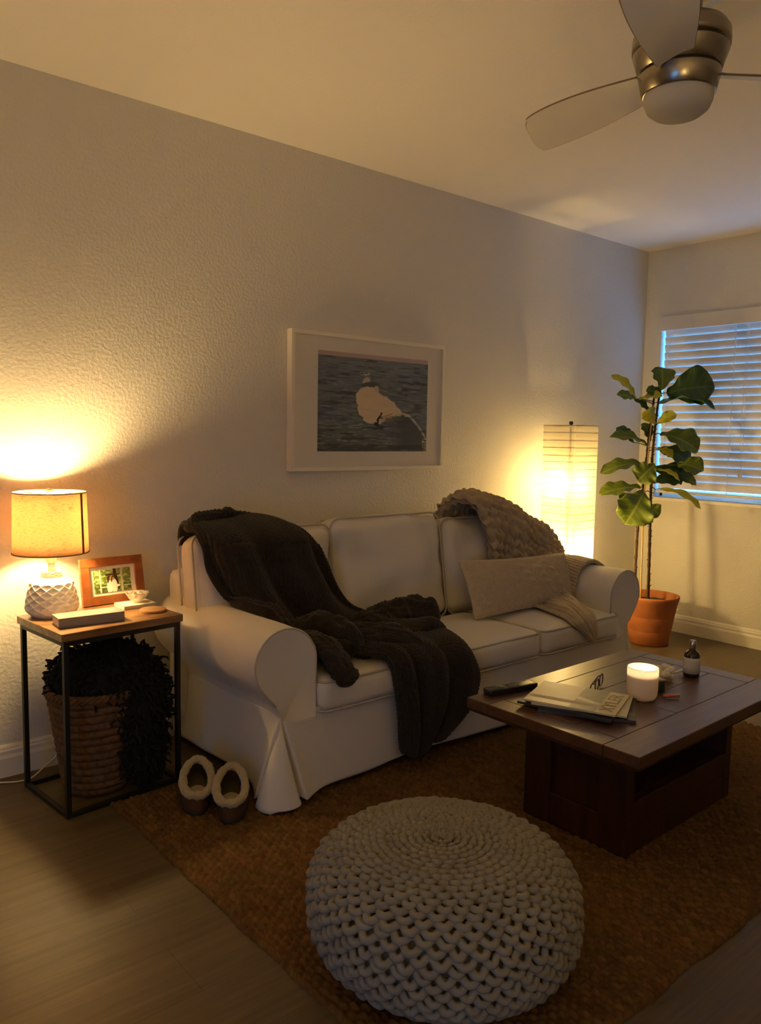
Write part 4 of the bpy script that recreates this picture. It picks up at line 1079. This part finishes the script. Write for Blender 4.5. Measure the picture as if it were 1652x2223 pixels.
# ---------------- white lamp cord
cdo = thing('lamp_cord', 'white lamp cord curling on the floor behind the side table', 'cord', (.76, -.06, .003))
mb = MB(); P = cr(np.array([(.55, -.060, .0035), (.66, -.045, .0035), (.70, -.055, .0035), (.745, -.082, .0035), (.785, -.088, .0035), (.815, -.075, .006), (.86, -.045, .020), (.91, -.022, .040), (.945, -.018, .09), (.95, -.012, .25)], float), 80)
mb.tube(P, .0028, 7); W(mb, 'cable', mat('white cable', (.70, .66, .58), .5), cdo, smooth=True)

# ================================================================== slippers
M_suede = mat('brown suede', (.075, .030, .012), .9, bump=.4, bscale=400); M_fleece = mat('cream shearling', (.42, .33, .18), .95, bump=.8, bscale=220, bdist=.004, sheen=.4)
M_lining = mat('fleece lining', (.13, .095, .045), .95, bump=.8, bscale=240, bdist=.003); M_tag = mat('brown heel patch', (.12, .045, .02), .7)
def slipper(label, x, y, rot, mirror=1):
    o = thing('slipper', label, 'slipper', (x, y, .0165), rot, 'pair of shearling slippers')
    n = 96; a = np.linspace(0, 2*PI, n, endpoint=False)
    L = .262
    # plan outline: +x is the toe
    def outline(k, z, shrink=0):
        c, s = np.cos(a), np.sin(a)
        xx = L/2 + (L/2-shrink)*np.sign(c)*np.abs(c)**.92
        wdt = (.041+.010*np.clip(xx/L, 0, 1)**1.2)*k-shrink
        return np.stack([xx, mirror*(.006*np.sin(xx/L*PI*1.3)) + wdt*np.sign(s)*np.abs(s)**.85, np.full(n, z)], 1)
    def collar(g=0.0, dz=0.0):
        c, s = np.cos(a), np.sin(a)
        xx = .096 + (.086-g)*c
        zz = .062 + .048*np.clip((c+1)/2, 0, 1)**1.3 + dz - .006*np.abs(s)
        return np.stack([xx, (.046-g)*s, zz], 1)
    rows = [outline(1.0, .002), outline(1.04, .012), outline(1.05, .024)]
    for t in np.linspace(.15, 1, 10):
        A = outline(1.06, .03); B = collar(-.004)
        q = A*(1-t)+B*t; q[:, 2] += .022*math.sin(PI*t)*np.clip((A[:, 0]-.13)/.1, 0, 1)
        q[:, :2] += (A[:, :2]-B[:, :2])*.18*math.sin(PI*t)
        rows.append(q)
    mb = MB(); b = mb.grid(np.array(rows), closed_v=True); mb.f.append(tuple(b+k for k in range(n))[::-1])
    mb.build('upper', M_suede, o, smooth=True)
    mb = MB(); rows = [outline(1.10, .0), outline(1.13, .004), outline(1.12, .012), outline(1.02, .014)]
    b = mb.grid(np.array(rows), closed_v=True); mb.f.append(tuple(b+k for k in range(n))[::-1]); mb.build('sole', mat('rubber sole', (.03, .018, .012), .8), o, smooth=True)
    rows = [collar(.002)]
    for t in (.3, .6, .85, 1): A = outline(.82, .024, .006); rows.append(collar(.004)*(1-t)+A*t)
    mb = MB(); b = mb.grid(np.array(rows), closed_v=True); mb.f.append(tuple(b+4*n+k for k in range(n))); mb.build('lining', M_lining, o, smooth=True)
    m = 110; a2 = np.linspace(0, 2*PI, m, endpoint=False); base = np.array([np.interp(a2, np.append(a, 2*PI), np.append(collar(0)[:, k], collar(0)[0, k])) for k in range(3)]).T
    rr = .0135*(1+.25*(vn(a2*11+rot*9, a2*0+3)-.5)); rr = rr*(1+.10*np.sin(a2*0))
    mb = MB(); mb.tube(base, rr, 14, closed=True)
    V = mb.v[0]; 
    for i in range(len(V)):
        q = Vector(V[i]*90); V[i] += np.array(mnoise.noise_vector(q))*.0028 + np.array(mnoise.noise_vector(q*2.3))*.0012
    mb.build('fleece_collar', M_fleece, o, smooth=True)
    tt = np.linspace(0, 2*PI, 40, endpoint=False); mb = MB(); ip = [(.078+.070*math.cos(q_), .034*math.sin(q_)) for q_ in tt]
    mb.prism(ip, 'z', .0255, .0335); mb.build('insole', M_fleece, o)
    MB().box((.040, 0, .0342), (.026, .022, .0015)).build('heel_patch', M_tag, o, bevel=.0005)
slipper('left brown slipper with shearling collar, nearer the side table', 1.118, -.715, math.radians(63), 1)
slipper('right brown slipper with shearling collar, nearer the sofa pleat', 1.172, -.826, math.radians(59), -1)

# ================================================================== framed ocean print on the wall
wf = thing('wall_picture', 'large white framed ocean photograph with surfer hanging above the sofa', 'picture', (2.372, -.002, 1.37))
fx0, fx1, fz0, fz1 = 1.914, 2.836, 1.064, 1.678
dep = .040; fb = .017
def wbox(x0, x1, y0, y1, z0, z1, name, m, **k): return W(MB().box(((x0+x1)/2, (y0+y1)/2, (z0+z1)/2), (x1-x0, y1-y0, z1-z0)), name, m, wf, **k)
M_wf = mat('white lacquer frame', (.80, .74, .62), .35)
wbox(fx0, fx1, -dep, -.002, fz0, fz0+fb, 'frame_rail', M_wf, bevel=.001); wbox(fx0, fx1, -dep, -.002, fz1-fb, fz1, 'frame_rail', M_wf, bevel=.001)
wbox(fx0, fx0+fb, -dep, -.002, fz0+fb, fz1-fb, 'frame_rail', M_wf, bevel=.001); wbox(fx1-fb, fx1, -dep, -.002, fz0+fb, fz1-fb, 'frame_rail', M_wf, bevel=.001)
wbox(fx0+fb-.002, fx1-fb+.002, -.033, -.006, fz0+fb-.002, fz1-fb+.002, 'mat_board', mat('ivory mat board', (.78, .71, .60), .85))
def ocean(u, v):
    n = fbm(u*7, v*30, 5); n2 = fbm(u*22+5, v*90, 4)
    base = np.stack([.075+.05*v, .092+.058*v, .088+.085*v], -1)
    c = base*(.55+.95*n[..., None])
    st = np.clip((n2-.50)*5, 0, 1)*(.35+.65*fbm(u*4, v*5+3, 2))
    c = c*(1-.6*st[..., None]) + np.array((.36, .33, .26))*(.7*st*(1-.4*v))[..., None]
    dk = np.clip((fbm(u*9+20, v*55+7, 4)-.55)*5, 0, 1); c = c*(1-.75*dk[..., None])
    # horizon band
    c[v > .955] = np.array((.42, .31, .28)); 
    foam = np.array((.60, .46, .29))
    w = .07*(fbm(u*14, v*34, 3)-.5)
    def blob(cx, cy, rx, ry, sh=0): return (((u-cx-sh*(v-cy))/rx)**2 + ((v-cy)/ry)**2 + w*9) < 1
    for b in ((.455, .52, .125, .155, -.15), (.56, .475, .14, .12, -.5), (.40, .45, .06, .10, 0), (.49, .36, .11, .075, 0), (.65, .44, .09, .06, -.6)): c[blob(*b)] = foam*(.92+.16*n[..., None])[blob(*b)]
    for b in ((.415, .735, .035, .035, .3), (.505, .66, .02, .03, 0)): c[blob(*b)] = (.46, .40, .32)
    c[blob(.40, .80, .05, .018)] = (.05, .055, .055); c[(np.abs(v-.80) < .012+w*.15) & (np.abs(u-.40) < .045) & (n2 > .5)] = (.45, .43, .38)
    c[blob(.46, .70, .07, .025, .6)] = (.07, .07, .07)
    # breaking wave at the right
    wave = (u > .60) & (v < .40-(u-.74)**2*4.2) & (v > .02)
    wm = (np.clip((u-.62)/.16, 0, 1)*wave)[..., None]; c = c*(1-wm) + np.array((.045, .048, .038))*(.7+.8*n[..., None])*wm
    crest = np.abs(v-(.405-np.clip(u-.74, -.05, 1)**2*4.2)) < .012+.05*(n2-.45)
    c[crest & (u > .70)] = (.42, .39, .33)
    c[(u > .955) & (v < .16) & (n2 > .45)] = (.42, .38, .32)
    c = np.where((v < .07)[..., None], c*.5, c)
    # surfer and board
    def stroke(p, q, r_):
        p, q = np.array(p), np.array(q); d = q-p; t = np.clip(((u-p[0])*d[0]*1.5**2+(v-p[1])*d[1])/(d[0]**2*1.5**2+d[1]**2), 0, 1)
        return ((u-p[0]-t*d[0])*1.5)**2 + (v-p[1]-t*d[1])**2 < r_**2
    for s_ in (stroke((.522, .30), (.528, .345), .014), stroke((.528, .345), (.548, .375), .013), stroke((.553, .395), (.556, .40), .012), stroke((.50, .29), (.525, .275), .017), stroke((.535, .355), (.57, .345), .006), stroke((.535, .36), (.512, .325), .006)): c[s_] = (.012, .011, .012)
    for k in range(4):
        s_ = stroke((.555, .305+.018*k), (.66, .335+.022*k), .004); c[s_] = (.20, .15, .10)
    return c
U, V = np.meshgrid(np.linspace(0, 1, 330), np.linspace(0, 1, 240), indexing='ij')
px0, px1, pz0, pz1 = 2.057, 2.722, 1.152, 1.598
P = np.stack([px0+U*(px1-px0), np.full_like(U, -.0338), pz0+V*(pz1-pz0)], -1)-np.array(wf.location)
painted('ocean_print', P, ocean(U, V)*1.25, painted_mat('ocean print', .4), wf, solid=.0008)
wbox(fx0+fb, fx1-fb, -.0375, -.0360, fz0+fb, fz1-fb, 'glazing', M_pane)

# ================================================================== paper floor lamp
fl = thing('paper_floor_lamp', 'tall square rice paper floor lamp glowing behind the right sofa arm', 'lamp', (3.690, -.190, 0))
M_rice = translucent_mat('rice paper', (.82, .76, .62), (.68, .58, .37), 0.62, transp=.48)
hs, z0, z1 = .1105, .05, 1.300
mb = MB(); C4 = rrect(hs, hs, .010, 3); nz = 34; lv = [z0]
while lv[-1] < z1: lv.append(lv[-1]+.034+.010*rng.random())
lv[-1] = z1; rows = []
for k in range(len(lv)-1):
    for t in (0, .5):
        z = lv[k]+(lv[k+1]-lv[k])*t; rows.append([(x*(1-(.006 if t else 0)), y*(1-(.006 if t else 0)), z) for x, y in C4])
rows.append([(x, y, z1) for x, y in C4])
mb.grid(np.array(rows), closed_v=True); ps = mb.build('paper_shade', M_rice, fl)
M_wire = mat('dark wire', (.10, .07, .035), .6)
for z in lv:
    m_ = MB(); m_.tube([(x*.992, y*.992, z) for x, y in C4], .0010 if z0 < z < z1 else .002, 5, closed=True); m_.build('wire_ring', M_wire, fl)
m_ = MB(); m_.tube([(0, 0, .02), (0, 0, 1.312)], .005, 10); m_.build('pole', M_black_metal, fl)
m_ = MB(); m_.lathe([(.001, 1.306), (.011, 1.306), (.011, 1.324), (.001, 1.325)], 16); m_.build('top_cap', mat('black cap', (.01, .01, .01), .5), fl)
m_ = MB()
for s_ in ((1, 0), (0, 1), (-1, 0), (0, -1)): m_.tube([(0, 0, z1-.004), (s_[0]*hs*.99, s_[1]*hs*.99, z1-.004)], .002, 6); m_.tube([(0, 0, .05), (s_[0]*hs*.99, s_[1]*hs*.99, .05)], .002, 6)
m_.build('spreader', M_wire, fl)
for sx in (-1, 1):
    for sy in (-1, 1):
        m_ = MB(); m_.tube([(sx*.1, sy*.1, .05), (sx*.105, sy*.105, .001)], .004, 8); m_.build('foot', M_black_metal, fl)
for (x, y, z, e_) in ((-.052, -.012, .975, PAPER_E*.42), (.030, -.03, .590, PAPER_E*.85)):
    m_ = MB(); m_.tube([(0, 0, z-.07), (x*.8, y*.8, z-.065), (x, y, z-.055), (x, y, z-.03)], .006, 8); m_.build('bulb_socket', M_black_metal, fl)
    m_ = MB(); m_.lathe([(.001, -.032), (.012, -.03), (.024, -.008), (.026, .006), (.020, .022), (.001, .031)], 20, (x, y, z)); m_.build('bulb', emit_mat('floor lamp bulb', WARM2, e_), fl, smooth=True)

# ================================================================== fiddle leaf fig in a terracotta pot
pt = thing('fiddle_leaf_fig', 'fiddle leaf fig tree in terracotta pot in the corner by the window', 'plant', (4.300, -.375, 0))
M_terra = mat('terracotta', (.40, .135, .040), .8, col2=(.33, .10, .028), vscale=10, bump=.2, bscale=140)
pr = [(.001, .0), (.108, .0), (.113, .005), (.1265, .086), (.1262, .088), (.1272, .091), (.1405, .172), (.1402, .174), (.1412, .177), (.155, .250), (.161, .266), (.166, .285), (.165, .296), (.158, .298), (.151, .290), (.148, .262), (.140, .20), (.001, .19)]
mb = MB(); mb.lathe(pr, 64, cap=False); mb.build('pot', M_terra, pt, smooth=True)
mb = MB(); rr = np.linspace(.001, .147, 12); a = np.linspace(0, 2*PI, 48, endpoint=False)
G = np.stack([np.stack([r_*np.cos(a), r_*np.sin(a), .252+.012*(fbm(r_*40*np.cos(a)+9, r_*40*np.sin(a)+9, 3)-.5)], -1) for r_ in rr]); mb.grid(G, closed_v=True)
mb.build('soil', mat('dark soil', (.03, .018, .010), .95, bump=.8, bscale=120, bdist=.006), pt, smooth=True)
M_bark = mat('rough bark', (.10, .05, .024), .9, col2=(.028, .014, .007), vscale=110, bump=.8, bscale=180, bdist=.004)
for T_, r0, r1 in ((TA, .0092, .0055), (TB, .0098, .0055)):
    T2 = [[T_[0][0], T_[0][1], .235]] + T_[0:]
    P = cr(np.array(T2, float), 220); R_ = np.linspace(r0, r1, 220)*(1+.30*(vn(np.arange(220)*.45, np.arange(220)*0.)-.35))
    mb = MB(); mb.tube(P, R_, 10)
    for k in range(12, 180, 4):
        an = rng.random()*6.28; d = np.array([math.cos(an), math.sin(an), .25]); mb.tube([P[k]+d*R_[k]*.5, P[k]+d*(R_[k]+.004), P[k]+d*(R_[k]+.009*rng.random()+.003)+np.array([0, 0, .003])], [.003, .0026, .0007], 5)
    W(mb, 'trunk', M_bark, pt, smooth=True)
mb = MB(); mb.tube(np.array([[ST[0][0], ST[0][1], .235]]+ST)+np.array([-.006, .004, 0]), .0042, 8); W(mb, 'bamboo_stake', mat('bamboo stake', (.50, .30, .10), .6), pt, smooth=True)
def leaf_mat(name, col, vein, tcol, w):
    m = bpy.data.materials.new(name); m.use_nodes = True; nt = m.node_tree; b = nt.nodes['Principled BSDF']
    at_ = nd(nt, 'ShaderNodeAttribute', attribute_name='paint'); mx = nd(nt, 'ShaderNodeMix', data_type='RGBA')
    mx.inputs[6].default_value = rgba(col); mx.inputs[7].default_value = rgba(vein); nt.links.new(at_.outputs['Fac'], mx.inputs[0]); nt.links.new(mx.outputs[2], b.inputs['Base Color'])
    b.inputs['Roughness'].default_value = .42
    t = nd(nt, 'ShaderNodeBsdfTranslucent', Color=rgba(tcol)); ms = nd(nt, 'ShaderNodeMixShader'); ms.inputs[0].default_value = w
    nt.links.new(b.outputs[0], ms.inputs[1]); nt.links.new(t.outputs[0], ms.inputs[2]); nt.links.new(ms.outputs[0], nt.nodes['Material Output'].inputs[0])
    return m
LM = [leaf_mat('dark leaf', (.030, .075, .014), (.10, .17, .03), (.10, .20, .01), .12), leaf_mat('green leaf', (.13, .18, .014), (.36, .40, .08), (.22, .32, .015), .22), leaf_mat('lamplit leaf', (.52, .50, .03), (.66, .62, .12), (.70, .66, .02), .34)]  # lamplight and shade painted into leaf tones: yellow where lit, dark where shaded
def leaf(k, B, T, wv, Wd, mi):
    B, T, wv = np.array(B), np.array(T), np.array(wv)
    ax = T-B; L = np.linalg.norm(ax); ax /= L; wv = wv-ax*(wv@ax); wv /= np.linalg.norm(wv); nn = np.cross(ax, wv)
    if nn[2] < 0: nn = -nn
    nt_, nw = 42, 21
    t = np.linspace(0, 1, nt_)[:, None]; s = np.linspace(-1, 1, nw)[None, :]
    wid = (.30+.70*np.sin(PI*np.clip((t-.10)/.98, 0, 1)**1.25))*np.clip(t/.10, 0, 1)**.5*np.clip((1-t)/.12, 0, 1)**.5
    wid = wid/wid.max()
    ph = rng.random()*6
    curl = .10*L*np.sin(PI*t)*(.6+.8*rng.random()) - .02*L
    ruff = (.07*Wd)*np.sin(t*19+ph+s*1.2)*np.abs(s)**2 + .16*Wd*np.abs(s)**1.5*wid
    wob = 1+.045*np.sin(t*23+ph)*np.abs(s)**3
    P = B + ax*(t*L+0*s)[..., None] + wv*(s*wid*Wd/2*wob)[..., None] + nn*(curl+ruff)[..., None]
    P[..., 0] = np.minimum(P[..., 0], X1-.028); P[..., 1] = np.minimum(P[..., 1], -.012)
    mid = np.exp(-(s*wid*Wd/2/.0035)**2)
    side = np.exp(-(((t*7+np.abs(s)*-1.6) % 1-.5)/.07)**2)*.6*(wid > .3)
    vein = np.clip(np.maximum(mid+0*t, side), 0, 1)
    mb = MB(); mb.grid(P-np.array(pt.location))
    o = mb.build('leaf', LM[mi], pt, smooth=True, fix=False, solid=.0010)
    a_ = o.data.color_attributes.new('paint', 'FLOAT_COLOR', 'POINT'); c = np.ones((nt_*nw, 4)); c[:, :3] = vein.reshape(-1, 1); a_.data.foreach_set('color', c.ravel())
    # short stalk back to the nearest trunk
    best = min((P_ for P_ in list(cr(np.array(TA), 60))+list(cr(np.array(TB), 60))), key=lambda q_: np.linalg.norm(q_-B)+.6*abs(q_[2]-B[2]+.02))
    m_ = MB(); m_.tube([best, (best+B)/2+np.array([0, 0, .006]), B+ax*.012+nn*(curl.min())], [.0034, .0030, .0026], 6); W(m_, 'leaf_stalk', M_stalk, o, smooth=True)
M_stalk = mat('leaf stalk', (.20, .17, .04), .6)
for k, l in enumerate(LEAVES): leaf(k, l[0:3], l[3:6], l[6:9], l[9]*1.12, l[10])

# ================================================================== ceiling fan
fn = thing('ceiling_fan', 'brushed nickel ceiling fan with three pale blades and a frosted light bowl', 'ceiling fan', (1.925, -1.781, H))
zz = lambda z: z-H
nprof = lambda P: [(r_, zz(z)) for r_, z in P]
mb = MB(); mb.lathe(nprof([(.001, 2.4395), (.112, 2.4395), (.114, 2.432), (.112, 2.372), (.100, 2.362), (.001, 2.361)]), 64); mb.build('canopy', M_steel, fn, smooth=True, bevel=.001)
mb = MB(); mb.lathe(nprof([(.108, 2.357), (.111, 2.352), (.108, 2.347), (.060, 2.349), (.060, 2.356)]), 64); mb.build('canopy_ring', M_white, fn, smooth=True)
mb = MB(); mb.lathe(nprof([(.046, 2.364), (.046, 2.26)]), 40); mb.build('neck', M_steel, fn, smooth=True)
mb = MB(); mb.lathe(nprof([(.046, 2.272), (.085, 2.270), (.108, 2.262), (.118, 2.246), (.1195, 2.228), (.1185, 2.211)]), 72); mb.build('motor_housing_top', M_steel, fn, smooth=True)
mb = MB(); mb.lathe(nprof([(.114, 2.213), (.114, 2.205)]), 72); mb.lathe(nprof([(.098, 2.160), (.098, 2.152)]), 72); mb.build('shadow_gap', M_dark, fn, smooth=True)
mb = MB(); mb.lathe(nprof([(.110, 2.2065), (.1170, 2.2065), (.1165, 2.203), (.1020, 2.1600), (.1000, 2.1585), (.095, 2.1585)]), 72); mb.build('motor_housing', M_steel, fn, smooth=True)
mb = MB(); mb.lathe(nprof([(.095, 2.1535), (.1000, 2.1535), (.1005, 2.151), (.0905, 2.105), (.0885, 2.1035), (.084, 2.1035)]), 72); mb.build('light_collar', M_steel, fn, smooth=True)
mb = MB(); mb.lathe(nprof([(.083, 2.110), (.0855, 2.103), (.084, 2.086), (.076, 2.068), (.058, 2.054), (.032, 2.047), (.001, 2.045)]), 64); mb.build('light_bowl', translucent_mat('frosted bowl', (.72, .67, .58), (.6, .55, .45), .25), fn, smooth=True)
M_blade = mat('pale fan blade', (.74, .69, .60), .45)
M_bedge = mat('blade edge', (.20, .13, .07), .6)
def blade(az):
    R1 = .56; nt_, nw = 40, 9
    pts = []
    t = np.linspace(0, 1, nt_); x = .100 + t*(R1-.100)
    hi = .044+.034*np.sin(PI*np.clip(t*.80, 0, 1)); lo = -.044-.030*np.sin(PI*np.clip(t*.70, 0, 1))
    # slanted, rounded tip
    P = np.zeros((nt_, nw, 3)); s = np.linspace(0, 1, nw)
    pit = math.radians(20)
    for i in range(nt_):
        y = lo[i]+(hi[i]-lo[i])*s
        xx = x[i] + (-.055*(s) + .0)*t[i]**6 - .020*(np.abs(s-.5)*2)**4*t[i]**10
        P[i, :, 0] = xx; P[i, :, 1] = y*math.cos(pit); P[i, :, 2] = y*math.sin(pit) + .004*np.sin(PI*s)
    mb = MB(); mb.grid(P); Mz = Matrix.Translation((0, 0, zz(2.157))) @ Matrix.Rotation(az, 4, 'Z')
    o = mb.build('blade', M_blade, fn, smooth=False, fix=False, solid=.006, solid_off=0)
    o.matrix_local = Mz
    mb = MB(); ring = list(P[:, 0]) + list(P[-1, 1:-1]) + list(P[::-1, -1])
    mb.tube(np.array(ring), .0026, 6, closed=False); e = mb.build('edge_band', M_bedge, o)
for a_ in (83.6, 203.6, -36.4): blade(math.radians(a_))

# ================================================================== unseen fill uplight added behind the camera to brighten ceiling and room
ul = thing('added_fill_uplight', 'unseen black uplight added behind the camera position as room fill', 'lamp', (-.40, -4.00, 0))
UZ = 1.0
mb = MB(); mb.lathe([(.001, 0), (.14, 0), (.14, .018), (.02, .026), (.012, .03), (.012, UZ-.09), (.02, UZ-.08)], 32); mb.build('stand', M_black_metal, ul)
mb = MB(); mb.lathe([(.02, UZ-.085), (.10, UZ-.07), (.15, UZ-.03), (.17, UZ+.02), (.168, UZ+.02), (.145, UZ-.03), (.02, UZ-.075)], 40, cap=False); mb.build('bowl_shade', M_black_metal, ul)
mb = MB(); mb.lathe([(.001, UZ-.005), (.13, UZ-.005), (.13, UZ), (.001, UZ)], 40); mb.build('fill_disc', emit_mat('added fill glow', (1.0, .69, .285), FILL_E), ul)

# ================================================================== light of the place: bulbs, candle and the dusk sky
w = bpy.data.worlds.new('dusk'); scene.world = w; w.use_nodes = True
bg = w.node_tree.nodes['Background']
bg.inputs['Color'].default_value = (.10, .40, 1.0, 1); bg.inputs['Strength'].default_value = 4.0

vs = scene.view_settings; vs.view_transform = 'Standard'; vs.look = 'None'; vs.exposure = 1.0; vs.gamma = 1.0; vs.use_curve_mapping = False
cy = scene.cycles
cy.use_denoising = True
cy.max_bounces = 8; cy.diffuse_bounces = 5; cy.transmission_bounces = 6; cy.transparent_max_bounces = 10
cy.sample_clamp_indirect = 6.0; cy.caustics_reflective = False; cy.caustics_refractive = False
